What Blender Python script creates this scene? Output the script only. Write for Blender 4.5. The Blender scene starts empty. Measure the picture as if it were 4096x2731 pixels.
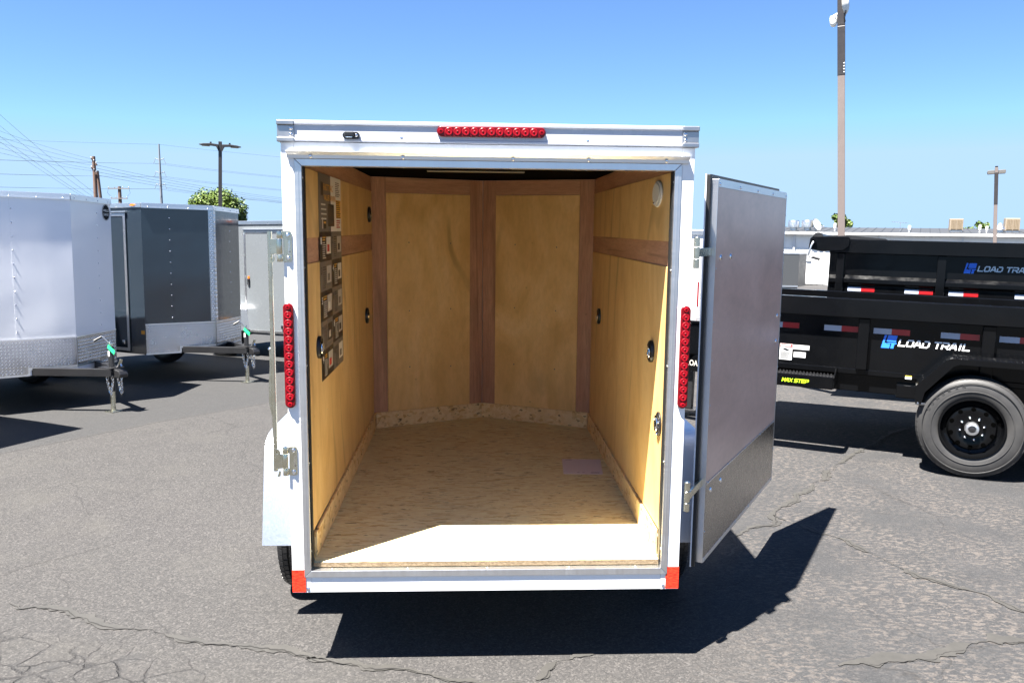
import bpy, math, random
from mathutils import Matrix, Vector
random.seed(7)
R = math.radians
sc = bpy.context.scene
C = sc.collection

# ------------------------------------------------------------------ camera
cam_d = bpy.data.cameras.new('camera')
cam = bpy.data.objects.new('camera', cam_d)
C.objects.link(cam)
sc.camera = cam
cam_d.sensor_width = 22.3
cam_d.lens = 18.0
cam_d.clip_start = 0.05
cam_d.clip_end = 2000
PITCH, YAW, ROLL = 0.1366, 0.0471, 0.0102
CP, SP, CYW, SYW = math.cos(PITCH), math.sin(PITCH), math.cos(YAW), math.sin(YAW)
fw = Vector((SYW*CP, CYW*CP, -SP)); rt = Vector((CYW, -SYW, 0)); up = rt.cross(fw)
r2 = rt*math.cos(ROLL) + up*math.sin(ROLL); u2 = -rt*math.sin(ROLL) + up*math.cos(ROLL)
cm = Matrix((r2, u2, -fw)).transposed().to_4x4()
cm.translation = Vector((-0.0604, -3.1603, 1.7772))
cam.matrix_world = cm

# ------------------------------------------------------------------ world, sun, exposure
SUN_EL, SUN_AZ = R(67.0), R(50.0)          # light travels towards azimuth 50 deg (from +Y to +X)
w = bpy.data.worlds.new('World'); sc.world = w; w.use_nodes = True
nt = w.node_tree; bg = nt.nodes['Background']
sky = nt.nodes.new('ShaderNodeTexSky'); sky.sky_type = 'NISHITA'; sky.sun_disc = False
sky.sun_elevation = SUN_EL; sky.sun_rotation = SUN_AZ + math.pi
sky.altitude = 2200; sky.air_density = 1.0; sky.dust_density = 0.0; sky.ozone_density = 6.0
tint = nt.nodes.new('ShaderNodeMix'); tint.data_type = 'RGBA'; tint.blend_type = 'MULTIPLY'; tint.inputs[0].default_value = 1.0
tint.inputs[7].default_value = (0.58, 0.66, 0.74, 1)
cap = nt.nodes.new('ShaderNodeMix'); cap.data_type = 'RGBA'; cap.blend_type = 'DARKEN'; cap.inputs[0].default_value = 1.0
cap.inputs[7].default_value = (1.75, 2.62, 3.7, 1)              # even pale blue of the clear horizon, all the way round
nt.links.new(sky.outputs[0], tint.inputs[6]); nt.links.new(tint.outputs[2], cap.inputs[6]); nt.links.new(cap.outputs[2], bg.inputs[0]); bg.inputs[1].default_value = 0.05
sd = bpy.data.lights.new('sun', 'SUN'); sd.energy = 5.0; sd.angle = R(0.53); sd.color = (1.0, 0.955, 0.89)
sun = bpy.data.objects.new('sun', sd); C.objects.link(sun)
ld = Vector((math.cos(SUN_EL)*math.sin(SUN_AZ), math.cos(SUN_EL)*math.cos(SUN_AZ), -math.sin(SUN_EL)))
sun.rotation_euler = ld.to_track_quat('-Z', 'Y').to_euler(); sun.location = (-6, -5, 18)
sc.view_settings.view_transform = 'Standard'; sc.view_settings.look = 'None'
sc.view_settings.exposure = 2.62; sc.view_settings.gamma = 1.0
sc.render.engine = 'CYCLES'
sc.cycles.max_bounces = 10; sc.cycles.diffuse_bounces = 8; sc.cycles.glossy_bounces = 5
sc.cycles.sample_clamp_indirect = 8.0

# ------------------------------------------------------------------ materials
MATS = {}
def mat(name, col, rough=0.5, metal=0.0, spec=0.5, coat=0.0, emit=None):
    if name in MATS: return MATS[name]
    m = bpy.data.materials.new(name); m.use_nodes = True
    b = m.node_tree.nodes['Principled BSDF']
    b.inputs['Base Color'].default_value = (*col, 1)
    b.inputs['Roughness'].default_value = rough
    b.inputs['Metallic'].default_value = metal
    b.inputs['Specular IOR Level'].default_value = spec
    if coat:
        b.inputs['Coat Weight'].default_value = coat; b.inputs['Coat Roughness'].default_value = 0.08
    MATS[name] = m
    return m
class NT:
    """small node helper on a material"""
    def __init__(s, m): s.t = m.node_tree; s.b = s.t.nodes['Principled BSDF']; s.co = None
    def n(s, kind, **kw):
        nd = s.t.nodes.new('ShaderNode' + kind)
        for k, v in kw.items(): setattr(nd, k, v)
        return nd
    def l(s, a, b): s.t.links.new(a, b)
    def coords(s, scale=(1, 1, 1), rot=(0, 0, 0), space='Object'):
        if s.co is None: s.co = s.n('TexCoord')
        mp = s.n('Mapping'); mp.inputs['Scale'].default_value = scale; mp.inputs['Rotation'].default_value = rot
        s.l(s.co.outputs[space], mp.inputs[0]); return mp.outputs[0]
    def noise(s, scale, detail=4, rough=0.55, vec=None, dist=0.0):
        nd = s.n('TexNoise'); nd.inputs['Scale'].default_value = scale; nd.inputs['Detail'].default_value = detail
        nd.inputs['Roughness'].default_value = rough; nd.inputs['Distortion'].default_value = dist
        if vec is not None: s.l(vec, nd.inputs['Vector'])
        return nd.outputs[0]
    def vor(s, scale, vec=None, feat='F1', out=0, rnd=1.0):
        nd = s.n('TexVoronoi', feature=feat); nd.inputs['Scale'].default_value = scale; nd.inputs['Randomness'].default_value = rnd
        if vec is not None: s.l(vec, nd.inputs['Vector'])
        return nd.outputs[out]
    def ramp(s, fac, stops, interp='LINEAR'):
        nd = s.n('ValToRGB'); cr = nd.color_ramp; cr.interpolation = interp
        while len(cr.elements) < len(stops): cr.elements.new(0.5)
        for e, (p, c) in zip(cr.elements, stops):
            e.position = p; e.color = (*c, 1) if isinstance(c, tuple) else (c, c, c, 1)
        s.l(fac, nd.inputs[0]); return nd.outputs[0]
    def mix(s, fac, a, b, mode='MIX'):
        nd = s.n('Mix', data_type='RGBA', blend_type=mode)
        for sock, v in ((nd.inputs[0], fac), (nd.inputs[6], a), (nd.inputs[7], b)):
            if isinstance(v, (int, float)): sock.default_value = v
            elif isinstance(v, tuple): sock.default_value = (*v, 1)
            else: s.l(v, sock)
        return nd.outputs[2]
    def math(s, op, a, b=0.0, clamp=False):
        nd = s.n('Math', operation=op, use_clamp=clamp)
        for sock, v in ((nd.inputs[0], a), (nd.inputs[1], b)):
            if isinstance(v, (int, float)): sock.default_value = v
            else: s.l(v, sock)
        return nd.outputs[0]
    def bump(s, h, strength=0.3, dist=0.01):
        nd = s.n('Bump'); nd.inputs['Strength'].default_value = strength; nd.inputs['Distance'].default_value = dist
        s.l(h, nd.inputs['Height']); s.l(nd.outputs[0], s.b.inputs['Normal']); return nd
    def col(s, c): s.l(c, s.b.inputs['Base Color'])
    def rough(s, c): s.l(c, s.b.inputs['Roughness'])

def paint(name, col, rough=0.3, wave=0.0, coat=0.0, dirt=0.10, metal=0.0):
    """sheet metal paint: faint dirt and, with wave, oil-canned panels"""
    if name in MATS: return MATS[name]
    m = mat(name, col, rough, metal, 0.5, coat); n = NT(m)
    v = n.coords()
    d = n.ramp(n.noise(3.0, 6, 0.65, v), [(0.35, 0.0), (0.75, 1.0)])
    n.col(n.mix(n.math('MULTIPLY', d, dirt), col, tuple(c*0.55 + 0.02 for c in col)))
    n.rough(n.ramp(n.noise(9.0, 5, 0.6, v), [(0.3, max(rough-0.06, 0.03)), (0.75, rough+0.1)]))
    if wave: n.bump(n.noise(1.6, 1, 0.3, v), 1.0, wave)
    return m
def metal(name, col, rough, brush=(1, 1, 60), amt=0.10, wave=0.0):
    if name in MATS: return MATS[name]
    m = mat(name, col, rough, 1.0); n = NT(m)
    v = n.coords(brush)
    f = n.noise(8.0, 4, 0.6, v)
    n.rough(n.ramp(f, [(0.3, max(rough-amt, 0.03)), (0.7, rough+amt)]))
    f2 = n.noise(5.0, 5, 0.6, n.coords())
    n.col(n.mix(n.ramp(f2, [(0.4, 0.0), (0.8, 0.35)]), col, tuple(c*0.75 for c in col)))
    if wave: n.bump(n.noise(2.2, 2, 0.4, n.coords()), 1.0, wave)
    return m

WHITE = paint('white_enamel', (0.80, 0.80, 0.80), 0.28, 0.0, 0.3, 0.06)
WHITE_PANEL = paint('white_panel', (0.74, 0.75, 0.78), 0.16, 0.012, 0.5, 0.05)
CHARCOAL = paint('charcoal_panel', (0.015, 0.023, 0.033), 0.14, 0.010, 0.6, 0.05)
PEWTER = paint('pewter_panel', (0.135, 0.148, 0.160), 0.25, 0.006, 0.3, 0.05)
BLACKP = paint('black_powder', (0.0020, 0.0022, 0.0027), 0.13, 0.004, 0.0, 0.06)
BLACKM = paint('black_satin', (0.010, 0.010, 0.011), 0.42, 0.0, 0.0, 0.2)
BLACKP.node_tree.nodes['Principled BSDF'].inputs['Specular IOR Level'].default_value = 0.16
BLACKPL = mat('black_plastic', (0.012, 0.012, 0.013), 0.35)
RUBBER = paint('rubber_seal', (0.012, 0.012, 0.012), 0.5)
ALU = metal('mill_aluminium', (0.68, 0.68, 0.69), 0.38, (1, 1, 40))
ALU_H = metal('mill_aluminium_horizontal', (0.72, 0.73, 0.75), 0.38, (40, 40, 1))
ALU_F = metal('fender_aluminium', (0.74, 0.76, 0.80), 0.42, (60, 60, 2), 0.05)
PLATE = metal('tread_plate', (0.48, 0.49, 0.52), 0.24, (1, 1, 1), 0.06, 0.004)
BUMP = metal('tread_bump', (0.95, 0.95, 0.96), 0.22, (1, 1, 1), 0.05)  # bumps lighter and plate darker, so the sparkle is put into the colours
KICK = metal('kick_plate_metal', (0.34, 0.33, 0.32), 0.27, (2, 2, 2), 0.03)
ZINC = metal('yellow_zinc', (0.58, 0.57, 0.47), 0.26, (4, 4, 4), 0.08)
CHROME = mat('chrome', (0.85, 0.85, 0.86), 0.10, 1.0)
HOLE_SHADE = mat('hole_shade', (0.001, 0.001, 0.001), 1.0, 0, 0.0)
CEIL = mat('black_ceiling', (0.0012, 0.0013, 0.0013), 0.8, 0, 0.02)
OFFWHITE = mat('offwhite_plastic', (0.72, 0.70, 0.64), 0.4)
BLUE = mat('logo_blue', (0.03, 0.20, 0.85), 0.35)
BLUE_D = mat('logo_dark_blue', (0.02, 0.06, 0.38), 0.35)
LETTER = mat('letter_white', (0.78, 0.78, 0.76), 0.4)
LIME = mat('lime_print', (0.45, 0.80, 0.02), 0.4)
TAPE_W = mat('tape_white', (0.36, 0.39, 0.46), 0.3)
TAPE_R = mat('tape_red', (0.36, 0.008, 0.010), 0.3)
AMBER = mat('amber_lens', (0.75, 0.16, 0.01), 0.2)
GREEN = mat('green_tag', (0.02, 0.62, 0.20), 0.5)
PAPER = mat('paper', (0.70, 0.62, 0.64), 0.6)
STEELGREY = metal('galvanised', (0.62, 0.63, 0.64), 0.42, (1, 1, 1))
LAMP_BR = paint('bronze_pole_paint', (0.030, 0.026, 0.026), 0.35)
POLE_TAN = paint('taupe_pole_paint', (0.145, 0.118, 0.108), 0.5, 0, 0, 0.15)

def m_reflect():
    m = mat('red_reflector', (0.62, 0.022, 0.012), 0.22); n = NT(m)
    v = n.coords((1, 1, 1), (0, R(40), 0))
    n.col(n.mix(n.ramp(n.noise(60, 1, 0.4, n.coords((1, 1, 6))), [(0.4, 0.0), (0.6, 1.0)]), (0.60, 0.018, 0.010), (0.75, 0.055, 0.02)))
    return m
RED_REF = m_reflect()
RED_BASE = mat('red_lamp_body', (0.13, 0.0015, 0.005), 0.25, 0, 0.3)
RED_LENS = mat('red_lamp_lens', (0.24, 0.003, 0.009), 0.35, 0, 0.2)
RED_CENTRE = mat('red_lamp_centre', (0.10, 0.001, 0.004), 0.4, 0, 0.2)

def m_wood(name, a, b, c, gv, rough=0.5, bumpd=0.0006, vein=0.55, fine_amt=0.24):
    """veneer; gv stretches noise along the grain"""
    m = mat(name, b, rough); n = NT(m)
    v = n.coords(gv)
    big = n.noise(1.7, 3, 0.5, v, 1.6)
    fine = n.noise(22.0, 5, 0.65, v, 0.4)
    c1 = n.ramp(big, [(0.30, a), (0.52, b), (0.78, c)])
    c2 = n.mix(n.ramp(fine, [(0.40, 0.0), (0.72, fine_amt)]), c1, tuple(x*0.62 for x in a))
    ring = n.n('TexWave', wave_type='RINGS', rings_direction='SPHERICAL')
    ring.inputs['Scale'].default_value = 0.75; ring.inputs['Distortion'].default_value = 7.5
    ring.inputs['Detail'].default_value = 2.0; ring.inputs['Detail Scale'].default_value = 0.9
    n.l(v, ring.inputs['Vector'])
    lines = n.ramp(ring.outputs['Fac'], [(0.0, 1.0), (0.075, 0.0)])
    c3 = n.mix(n.math('MULTIPLY', lines, n.ramp(n.noise(1.7, 2, 0.5, n.coords()), [(0.45, 0.0), (0.62, vein)])), c2, tuple(x*0.5 for x in a))
    knots = n.ramp(n.vor(5.5, n.coords((1, 1, 1)), 'F1'), [(0.0, 1.0), (0.028, 0.7), (0.05, 0.0)])
    c4 = n.mix(n.math('MULTIPLY', knots, 0.45), c3, tuple(x*0.3 for x in a))
    n.col(c4); n.bump(fine, 0.35, bumpd)
    return m
PLY = m_wood('maple_plywood', (0.68, 0.415, 0.150), (0.80, 0.525, 0.215), (0.86, 0.60, 0.28), (2.2, 2.2, 0.8), 0.42)
LAUAN = m_wood('lauan_batten', (0.42, 0.215, 0.125), (0.51, 0.27, 0.165), (0.60, 0.34, 0.21), (5.0, 5.0, 0.45), 0.55, 0.0008, 0.6, 0.6)
LAUAN_H = m_wood('lauan_batten_horizontal', (0.47, 0.245, 0.145), (0.55, 0.30, 0.185), (0.62, 0.365, 0.23), (0.6, 0.6, 5.0), 0.55, 0.0008, 0.6, 0.5)
DOORPLY = m_wood('door_plywood', (0.55, 0.36, 0.275), (0.645, 0.43, 0.335), (0.735, 0.50, 0.395), (0.7, 0.7, 1.5), 0.32, 0.0002, 0.10)

def m_osb(name, sx, sy, sz, tone=(1.0, 1.0, 1.0)):
    m = mat(name, (0.55, 0.4, 0.25), 0.7); n = NT(m)
    warp = n.n('VectorMath', operation='ADD')
    nz = n.n('TexNoise'); nz.inputs['Scale'].default_value = 9.0; nz.inputs['Detail'].default_value = 3
    sub = n.n('VectorMath', operation='SCALE'); sub.inputs['Scale'].default_value = 0.05
    v0 = n.coords()
    n.l(v0, nz.inputs['Vector']); n.l(nz.outputs[1], sub.inputs[0])
    n.l(v0, warp.inputs[0]); n.l(sub.outputs[0], warp.inputs[1])
    def st(scale, rot=0.0):
        mp = n.n('Mapping'); mp.inputs['Scale'].default_value = scale; mp.inputs['Rotation'].default_value = (0, 0, rot)
        n.l(warp.outputs[0], mp.inputs[0]); return mp.outputs[0]
    sep = n.n('SeparateColor'); n.l(n.vor(1.0, st((sx, sy, sz), 0.06), 'F1', 1), sep.inputs[0])
    sep2 = n.n('SeparateColor'); n.l(n.vor(1.0, st((sx*1.7, sy*1.5, sz*1.5), -0.10), 'F1', 1), sep2.inputs[0])
    flake = n.ramp(sep.outputs[0], [(0.0, (0.77, 0.60, 0.38)), (0.35, (0.82, 0.67, 0.45)), (0.72, (0.85, 0.72, 0.51)), (0.93, (0.72, 0.53, 0.30)), (1.0, (0.58, 0.38, 0.18))])
    dark = n.ramp(sep2.outputs[1], [(0.84, 0.0), (0.92, 0.40), (1.0, 0.80)])
    brk = n.ramp(n.noise(14, 4, 0.6, v0), [(0.42, 0.0), (0.60, 1.0)])
    c = n.mix(n.math('MULTIPLY', dark, brk), flake, (0.36, 0.20, 0.09))
    sep3 = n.n('SeparateColor'); n.l(n.vor(1.0, st((sx*1.15, sy*1.9, sz*1.9), 0.16), 'F1', 1), sep3.inputs[0])
    c = n.mix(n.math('MULTIPLY', n.ramp(sep3.outputs[2], [(0.945, 0.0), (0.965, 0.85)]), n.ramp(n.noise(22, 3, 0.6, v0), [(0.46, 0.0), (0.56, 1.0)])), c, (0.062, 0.029, 0.011))
    fib = n.noise(60, 4, 0.6, st((sx*0.06, sy*0.06, sz*0.06)))
    c = n.mix(n.ramp(fib, [(0.45, 0.0), (0.75, 0.15)]), c, (0.60, 0.43, 0.25))
    scuff = n.ramp(n.noise(2.6, 5, 0.7, v0), [(0.62, 0.0), (0.80, 0.5)])
    blot = n.ramp(n.noise(6.5, 4, 0.6, n.coords((0.7, 1.6, 1))), [(0.45, 0.0), (0.72, 0.28)])
    c = n.mix(blot, c, (0.60, 0.43, 0.25))
    c = n.mix(scuff, c, (0.20, 0.15, 0.10))
    c = n.mix(1.0, c, tone, 'MULTIPLY')
    n.col(c)
    n.bump(n.math('ADD', sep.outputs[0], fib), 0.35, 0.0008)
    return m
OSB = m_osb('osb_floor', 19, 120, 60, (0.97, 1.03, 0.84))
OSB_SIDE = m_osb('osb_cove', 40, 26, 48, (0.98, 0.88, 0.66))

def m_asphalt():
    m = mat('asphalt', (0.0329, 0.0336, 0.0348), 0.88, 0, 0.35); n = NT(m)
    v = n.coords()
    sep = n.n('SeparateXYZ'); n.l(v, sep.inputs[0]); X, Y = sep.outputs[0], sep.outputs[1]
    big = n.noise(0.55, 5, 0.6, v); mid = n.noise(3.2, 6, 0.65, v); fine = n.noise(38, 5, 0.7, v)
    stone = n.n('TexVoronoi'); stone.inputs['Scale'].default_value = 135; n.l(v, stone.inputs['Vector'])
    sc_ = n.n('SeparateColor'); n.l(stone.outputs['Color'], sc_.inputs[0])
    base = n.ramp(mid, [(0.25, (0.0290, 0.0274, 0.0268)), (0.5, (0.0390, 0.0369, 0.0354)), (0.75, (0.0472, 0.0449, 0.0434))])
    base = n.mix(n.ramp(big, [(0.35, 0.0), (0.7, 0.5)]), base, (0.0356, 0.0350, 0.0352))
    agg = n.ramp(sc_.outputs[0], [(0.0, (0.0172, 0.0168, 0.0164)), (0.30, (0.0302, 0.0288, 0.0282)), (0.70, (0.0468, 0.0440, 0.0417)), (0.92, (0.0726, 0.0672, 0.0626)), (1.0, (0.0859, 0.0812, 0.0776))])
    col = n.mix(0.62, base, agg)
    dust = n.ramp(n.noise(0.9, 6, 0.7, n.coords((1, 1.6, 1), (0, 0, R(-28))), 0.8), [(0.52, 0.0), (0.72, 0.55)])
    col = n.mix(dust, col, (0.0553, 0.0522, 0.0468))
    # worn seal coat over the right hand lot: darker film with pale flakes rubbed through in streaks
    reg = n.math('ADD', n.math('SUBTRACT', X, n.math('MULTIPLY', n.math('SUBTRACT', Y, 1.6), 0.10)), n.math('MULTIPLY', n.math('SUBTRACT', n.noise(1.1, 4, 0.6, v), 0.5), 1.6))
    regm = n.ramp(n.math('MULTIPLY', n.math('SUBTRACT', reg, 0.95), 1.4, True), [(0.0, 0.0), (1.0, 1.0)])
    film = n.mix(n.ramp(mid, [(0.3, 0.0), (0.7, 1.0)]), (0.0214, 0.0226, 0.0247), (0.0325, 0.0332, 0.0350))
    vs = n.coords((1.0, 1.9, 1.0), (0, 0, R(24)))
    fl = n.math('MULTIPLY', n.ramp(n.noise(24, 6, 0.72, vs, 0.4), [(0.50, 0.0), (0.56, 1.0)]), n.ramp(n.noise(1.5, 4, 0.6, v), [(0.36, 0.0), (0.55, 1.0)]))
    lot = n.mix(n.math('MULTIPLY', fl, 0.85), film, (0.0934, 0.0802, 0.0706))
    lot = n.mix(0.25, lot, agg)
    col = n.mix(regm, col, lot)
    # the older, greyer lane behind the seam on the left
    seam = n.math('ADD', n.math('SUBTRACT', n.math('SUBTRACT', Y, 3.88), n.math('MULTIPLY', n.math('ADD', X, 3.238), 1.30)), n.math('MULTIPLY', n.math('SUBTRACT', n.noise(2.5, 3, 0.5, v), 0.5), 0.12))
    lane = n.math('MULTIPLY', n.ramp(n.math('MULTIPLY', seam, 12.0, True), [(0.0, 0.0), (1.0, 1.0)]), n.ramp(n.math('MULTIPLY', n.math('SUBTRACT', 0.4, X), 2.0, True), [(0.0, 0.0), (1.0, 1.0)]))
    col = n.mix(n.math('MULTIPLY', lane, 0.65), col, (0.0283, 0.0288, 0.0295))
    line = n.ramp(n.math('ABSOLUTE', n.math('MULTIPLY', seam, 18.0)), [(0.0, 1.0), (0.7, 0.0)])
    col = n.mix(n.math('MULTIPLY', n.math('MULTIPLY', line, 0.55), n.ramp(X, [(0.0, 1.0), (0.01, 0.0)])), col, (0.0115, 0.0113, 0.0115))
    # alligator cracking near the camera on the left
    cr = n.n('TexVoronoi', feature='DISTANCE_TO_EDGE'); cr.inputs['Scale'].default_value = 6.2
    wv = n.n('VectorMath', operation='ADD'); nz = n.n('TexNoise'); nz.inputs['Scale'].default_value = 7; nz.inputs['Detail'].default_value = 5
    scn = n.n('VectorMath', operation='SCALE'); scn.inputs['Scale'].default_value = 0.11
    n.l(v, nz.inputs['Vector']); n.l(nz.outputs[1], scn.inputs[0]); n.l(v, wv.inputs[0]); n.l(scn.outputs[0], wv.inputs[1]); n.l(wv.outputs[0], cr.inputs['Vector'])
    crack = n.ramp(cr.outputs['Distance'], [(0.0, 1.0), (0.016, 0.75), (0.05, 0.0)])
    area = n.math('SUBTRACT', n.math('MULTIPLY', n.math('ADD', X, 1.05), -0.36), n.math('SUBTRACT', Y, 0.10))
    aream = n.math('MULTIPLY', n.math('MULTIPLY', area, 5.0, True), n.ramp(n.math('MULTIPLY', n.math('SUBTRACT', -0.55, X), 1.5, True), [(0, 0.0), (1, 1.0)]))
    crack = n.math('MULTIPLY', n.math('MULTIPLY', crack, aream), n.ramp(n.noise(5, 3, 0.6, v), [(0.35, 0.2), (0.6, 1.0)]))
    col = n.mix(n.math('MULTIPLY', crack, 0.6), col, (0.0134, 0.0132, 0.0140))
    # far hairline network elsewhere
    cr2 = n.n('TexVoronoi', feature='DISTANCE_TO_EDGE'); cr2.inputs['Scale'].default_value = 0.9; n.l(wv.outputs[0], cr2.inputs['Vector'])
    hair = n.math('MULTIPLY', n.ramp(cr2.outputs['Distance'], [(0.0, 1.0), (0.005, 0.0)]), n.ramp(n.noise(0.8, 3, 0.5, v), [(0.48, 0.0), (0.58, 1.0)]))
    col = n.mix(n.math('MULTIPLY', hair, 0.6), col, (0.0132, 0.0127, 0.0125))
    # smooth dark filler smears
    sm = n.math('MULTIPLY', n.ramp(n.noise(4.2, 4, 0.6, v), [(0.57, 0.0), (0.63, 1.0)]), aream)
    col = n.mix(n.math('MULTIPLY', sm, 0.55), col, (0.0280, 0.0279, 0.0285))
    col = n.mix(n.ramp(fine, [(0.30, 0.45), (0.48, 0.0)]), col, (0.0165, 0.0158, 0.0157))
    cr3 = n.n('TexVoronoi', feature='DISTANCE_TO_EDGE'); cr3.inputs['Scale'].default_value = 17; n.l(wv.outputs[0], cr3.inputs['Vector'])
    c3 = n.math('MULTIPLY', n.ramp(cr3.outputs['Distance'], [(0.0, 1.0), (0.06, 0.0)]), n.math('MULTIPLY', aream, n.ramp(n.noise(3, 3, 0.6, v), [(0.42, 0.0), (0.6, 0.6)])))
    col = n.mix(c3, col, (0.0205, 0.0195, 0.0188))
    n.col(col)
    h = n.math('ADD', n.math('MULTIPLY', sc_.outputs[0], 0.55), n.math('MULTIPLY', fine, 1.0))
    h = n.math('SUBTRACT', h, n.math('MULTIPLY', crack, 2.2))
    n.bump(h, 0.9, 0.006)
    return m
ASPHALT = m_asphalt()
def m_seal():
    m = mat('crack_sealant', (0.09, 0.088, 0.085), 0.7); n = NT(m); v = n.coords()
    n.col(n.ramp(n.noise(9, 5, 0.65, v), [(0.3, (0.027, 0.026, 0.0235)), (0.7, (0.041, 0.0385, 0.0345))])); n.bump(n.noise(30, 4, 0.6, v), 0.3, 0.003); return m
SEAL = m_seal()
CRACKM = mat('crack_dark', (0.014, 0.013, 0.012), 0.95)
def m_tyre():
    m = mat('tyre_rubber', (0.03, 0.03, 0.03), 0.6); n = NT(m); v = n.coords()
    n.col(n.ramp(n.noise(6, 5, 0.65, v), [(0.3, (0.018, 0.018, 0.019)), (0.7, (0.036, 0.035, 0.034))])); n.bump(n.noise(120, 2, 0.5, v), 0.2, 0.001); return m
TYRE = m_tyre()
TYRE_NEW = paint('new_tyre_rubber', (0.014, 0.014, 0.015), 0.38)
def m_wall():
    m = mat('white_rib_wall', (0.80, 0.80, 0.78), 0.6); n = NT(m); v = n.coords()
    n.col(n.mix(n.ramp(n.noise(0.6, 5, 0.7, v), [(0.45, 0.0), (0.8, 0.35)]), (0.80, 0.80, 0.78), (0.62, 0.60, 0.56))); return m
RIBWALL = m_wall()
ROOFG = paint('roof_metal', (0.035, 0.037, 0.040), 0.6)
COOLER = paint('cooler_beige', (0.26, 0.21, 0.155), 0.6)
COOLER_D = paint('cooler_louvre', (0.13, 0.095, 0.055), 0.7)
UTIL = m_wood('weathered_pole', (0.10, 0.060, 0.045), (0.14, 0.085, 0.06), (0.18, 0.115, 0.085), (8, 8, 0.4), 0.8)
WIRE = mat('wire_metal', (0.06, 0.07, 0.09), 0.9, 0, 0.1)
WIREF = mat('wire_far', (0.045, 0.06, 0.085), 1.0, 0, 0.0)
def m_leaf(name, a, b):
    m = mat(name, a, 0.55, 0, 0.3); n = NT(m)
    oi = n.n('Attribute', attribute_name='shade'); 
    n.col(n.mix(oi.outputs['Fac'], a, b))
    n.b.inputs['Transmission Weight'].default_value = 0.0
    return m
LEAF = m_leaf('foliage', (0.024, 0.050, 0.007), (0.085, 0.125, 0.017))
BARK = mat('bark', (0.09, 0.065, 0.045), 0.9)

# ------------------------------------------------------------------ mesh helpers
class MB:
    def __init__(s): s.v = []; s.f = []
    def add(s, vs, fs):
        o = len(s.v); s.v += [tuple(p) for p in vs]; s.f += [tuple(i+o for i in f) for f in fs]; return s
    def box(s, x0, x1, y0, y1, z0, z1):
        if x0 > x1: x0, x1 = x1, x0
        if y0 > y1: y0, y1 = y1, y0
        if z0 > z1: z0, z1 = z1, z0
        return s.add([(x0,y0,z0),(x1,y0,z0),(x1,y1,z0),(x0,y1,z0),(x0,y0,z1),(x1,y0,z1),(x1,y1,z1),(x0,y1,z1)],
                     [(0,3,2,1),(4,5,6,7),(0,1,5,4),(1,2,6,5),(2,3,7,6),(3,0,4,7)])
    def prism(s, poly, a, b, axis='y'):
        """polygon extruded between a and b; axis says which coordinate a,b are; poly gives the other two in order"""
        def P(p, t):
            if axis == 'x': return (t, p[0], p[1])
            if axis == 'y': return (p[0], t, p[1])
            return (p[0], p[1], t)
        n = len(poly); vs = [P(p, a) for p in poly] + [P(p, b) for p in poly]
        fs = [tuple(range(n)), tuple(range(2*n-1, n-1, -1))] + [(i, i+n, (i+1) % n + n, (i+1) % n) for i in range(n)]
        return s.add(vs, fs)
    def tube(s, path, r, n=8, closed=False, cap=True):
        path = [Vector(p) for p in path]; N = len(path); rings = []
        prev = None
        for i, p in enumerate(path):
            if closed: t = path[(i+1) % N] - path[i-1]
            else: t = path[min(i+1, N-1)] - path[max(i-1, 0)]
            t.normalize()
            if prev is None:
                a = t.cross(Vector((0, 0, 1)) if abs(t.z) < 0.9 else Vector((1, 0, 0))).normalized()
            else:
                a = (prev - t*prev.dot(t)).normalized()
            prev = a; b = t.cross(a)
            rr = r[i] if isinstance(r, (list, tuple)) else r
            rings.append([p + (a*math.cos(2*math.pi*k/n) + b*math.sin(2*math.pi*k/n))*rr for k in range(n)])
        vs = [p for q in rings for p in q]; fs = []
        for i in range(N if closed else N-1):
            j = (i+1) % N
            for k in range(n): fs.append((i*n+k, i*n+(k+1) % n, j*n+(k+1) % n, j*n+k))
        if cap and not closed: fs += [tuple(range(n-1, -1, -1)), tuple((N-1)*n+k for k in range(n))]
        return s.add(vs, fs)
    def lathe(s, prof, n=32, o=(0, 0, 0), axis='y'):
        """prof: (radius, height along axis)"""
        vs = []; fs = []; m = len(prof)
        for k in range(n):
            a = 2*math.pi*k/n; c, sn = math.cos(a), math.sin(a)
            for r, h in prof:
                if axis == 'y': vs.append((o[0]+r*c, o[1]+h, o[2]+r*sn))
                elif axis == 'z': vs.append((o[0]+r*c, o[1]+r*sn, o[2]+h))
                else: vs.append((o[0]+h, o[1]+r*c, o[2]+r*sn))
        for k in range(n):
            k2 = (k+1) % n
            for i in range(m-1): fs.append((k*m+i, k*m+i+1, k2*m+i+1, k2*m+i))
        return s.add(vs, fs)
    def quad(s, *p): return s.add(p, [tuple(range(len(p)))])
    def xf(s, M):
        s.v = [tuple(M @ Vector(p)) for p in s.v]; return s
    def mesh(s, name, m, smooth=None):
        me = bpy.data.meshes.new(name); me.from_pydata(s.v, [], s.f); me.validate(); me.update()
        import bmesh
        bm = bmesh.new(); bm.from_mesh(me); bmesh.ops.recalc_face_normals(bm, faces=bm.faces); bm.to_mesh(me); bm.free()
        if m: me.materials.append(m)
        if smooth is not None:
            me.shade_smooth(); me.set_sharp_from_angle(angle=R(smooth))
        return me
    def build(s, name, m, parent=None, smooth=None, bevel=None, kind=None):
        o = bpy.data.objects.new(name, s.mesh(name, m, smooth)); C.objects.link(o)
        if parent: o.parent = parent
        if bevel:
            b = o.modifiers.new('bevel', 'BEVEL'); b.width = bevel; b.segments = 2; b.limit_method = 'ANGLE'; b.angle_limit = R(40)
        if kind: o['kind'] = kind
        return o
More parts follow.
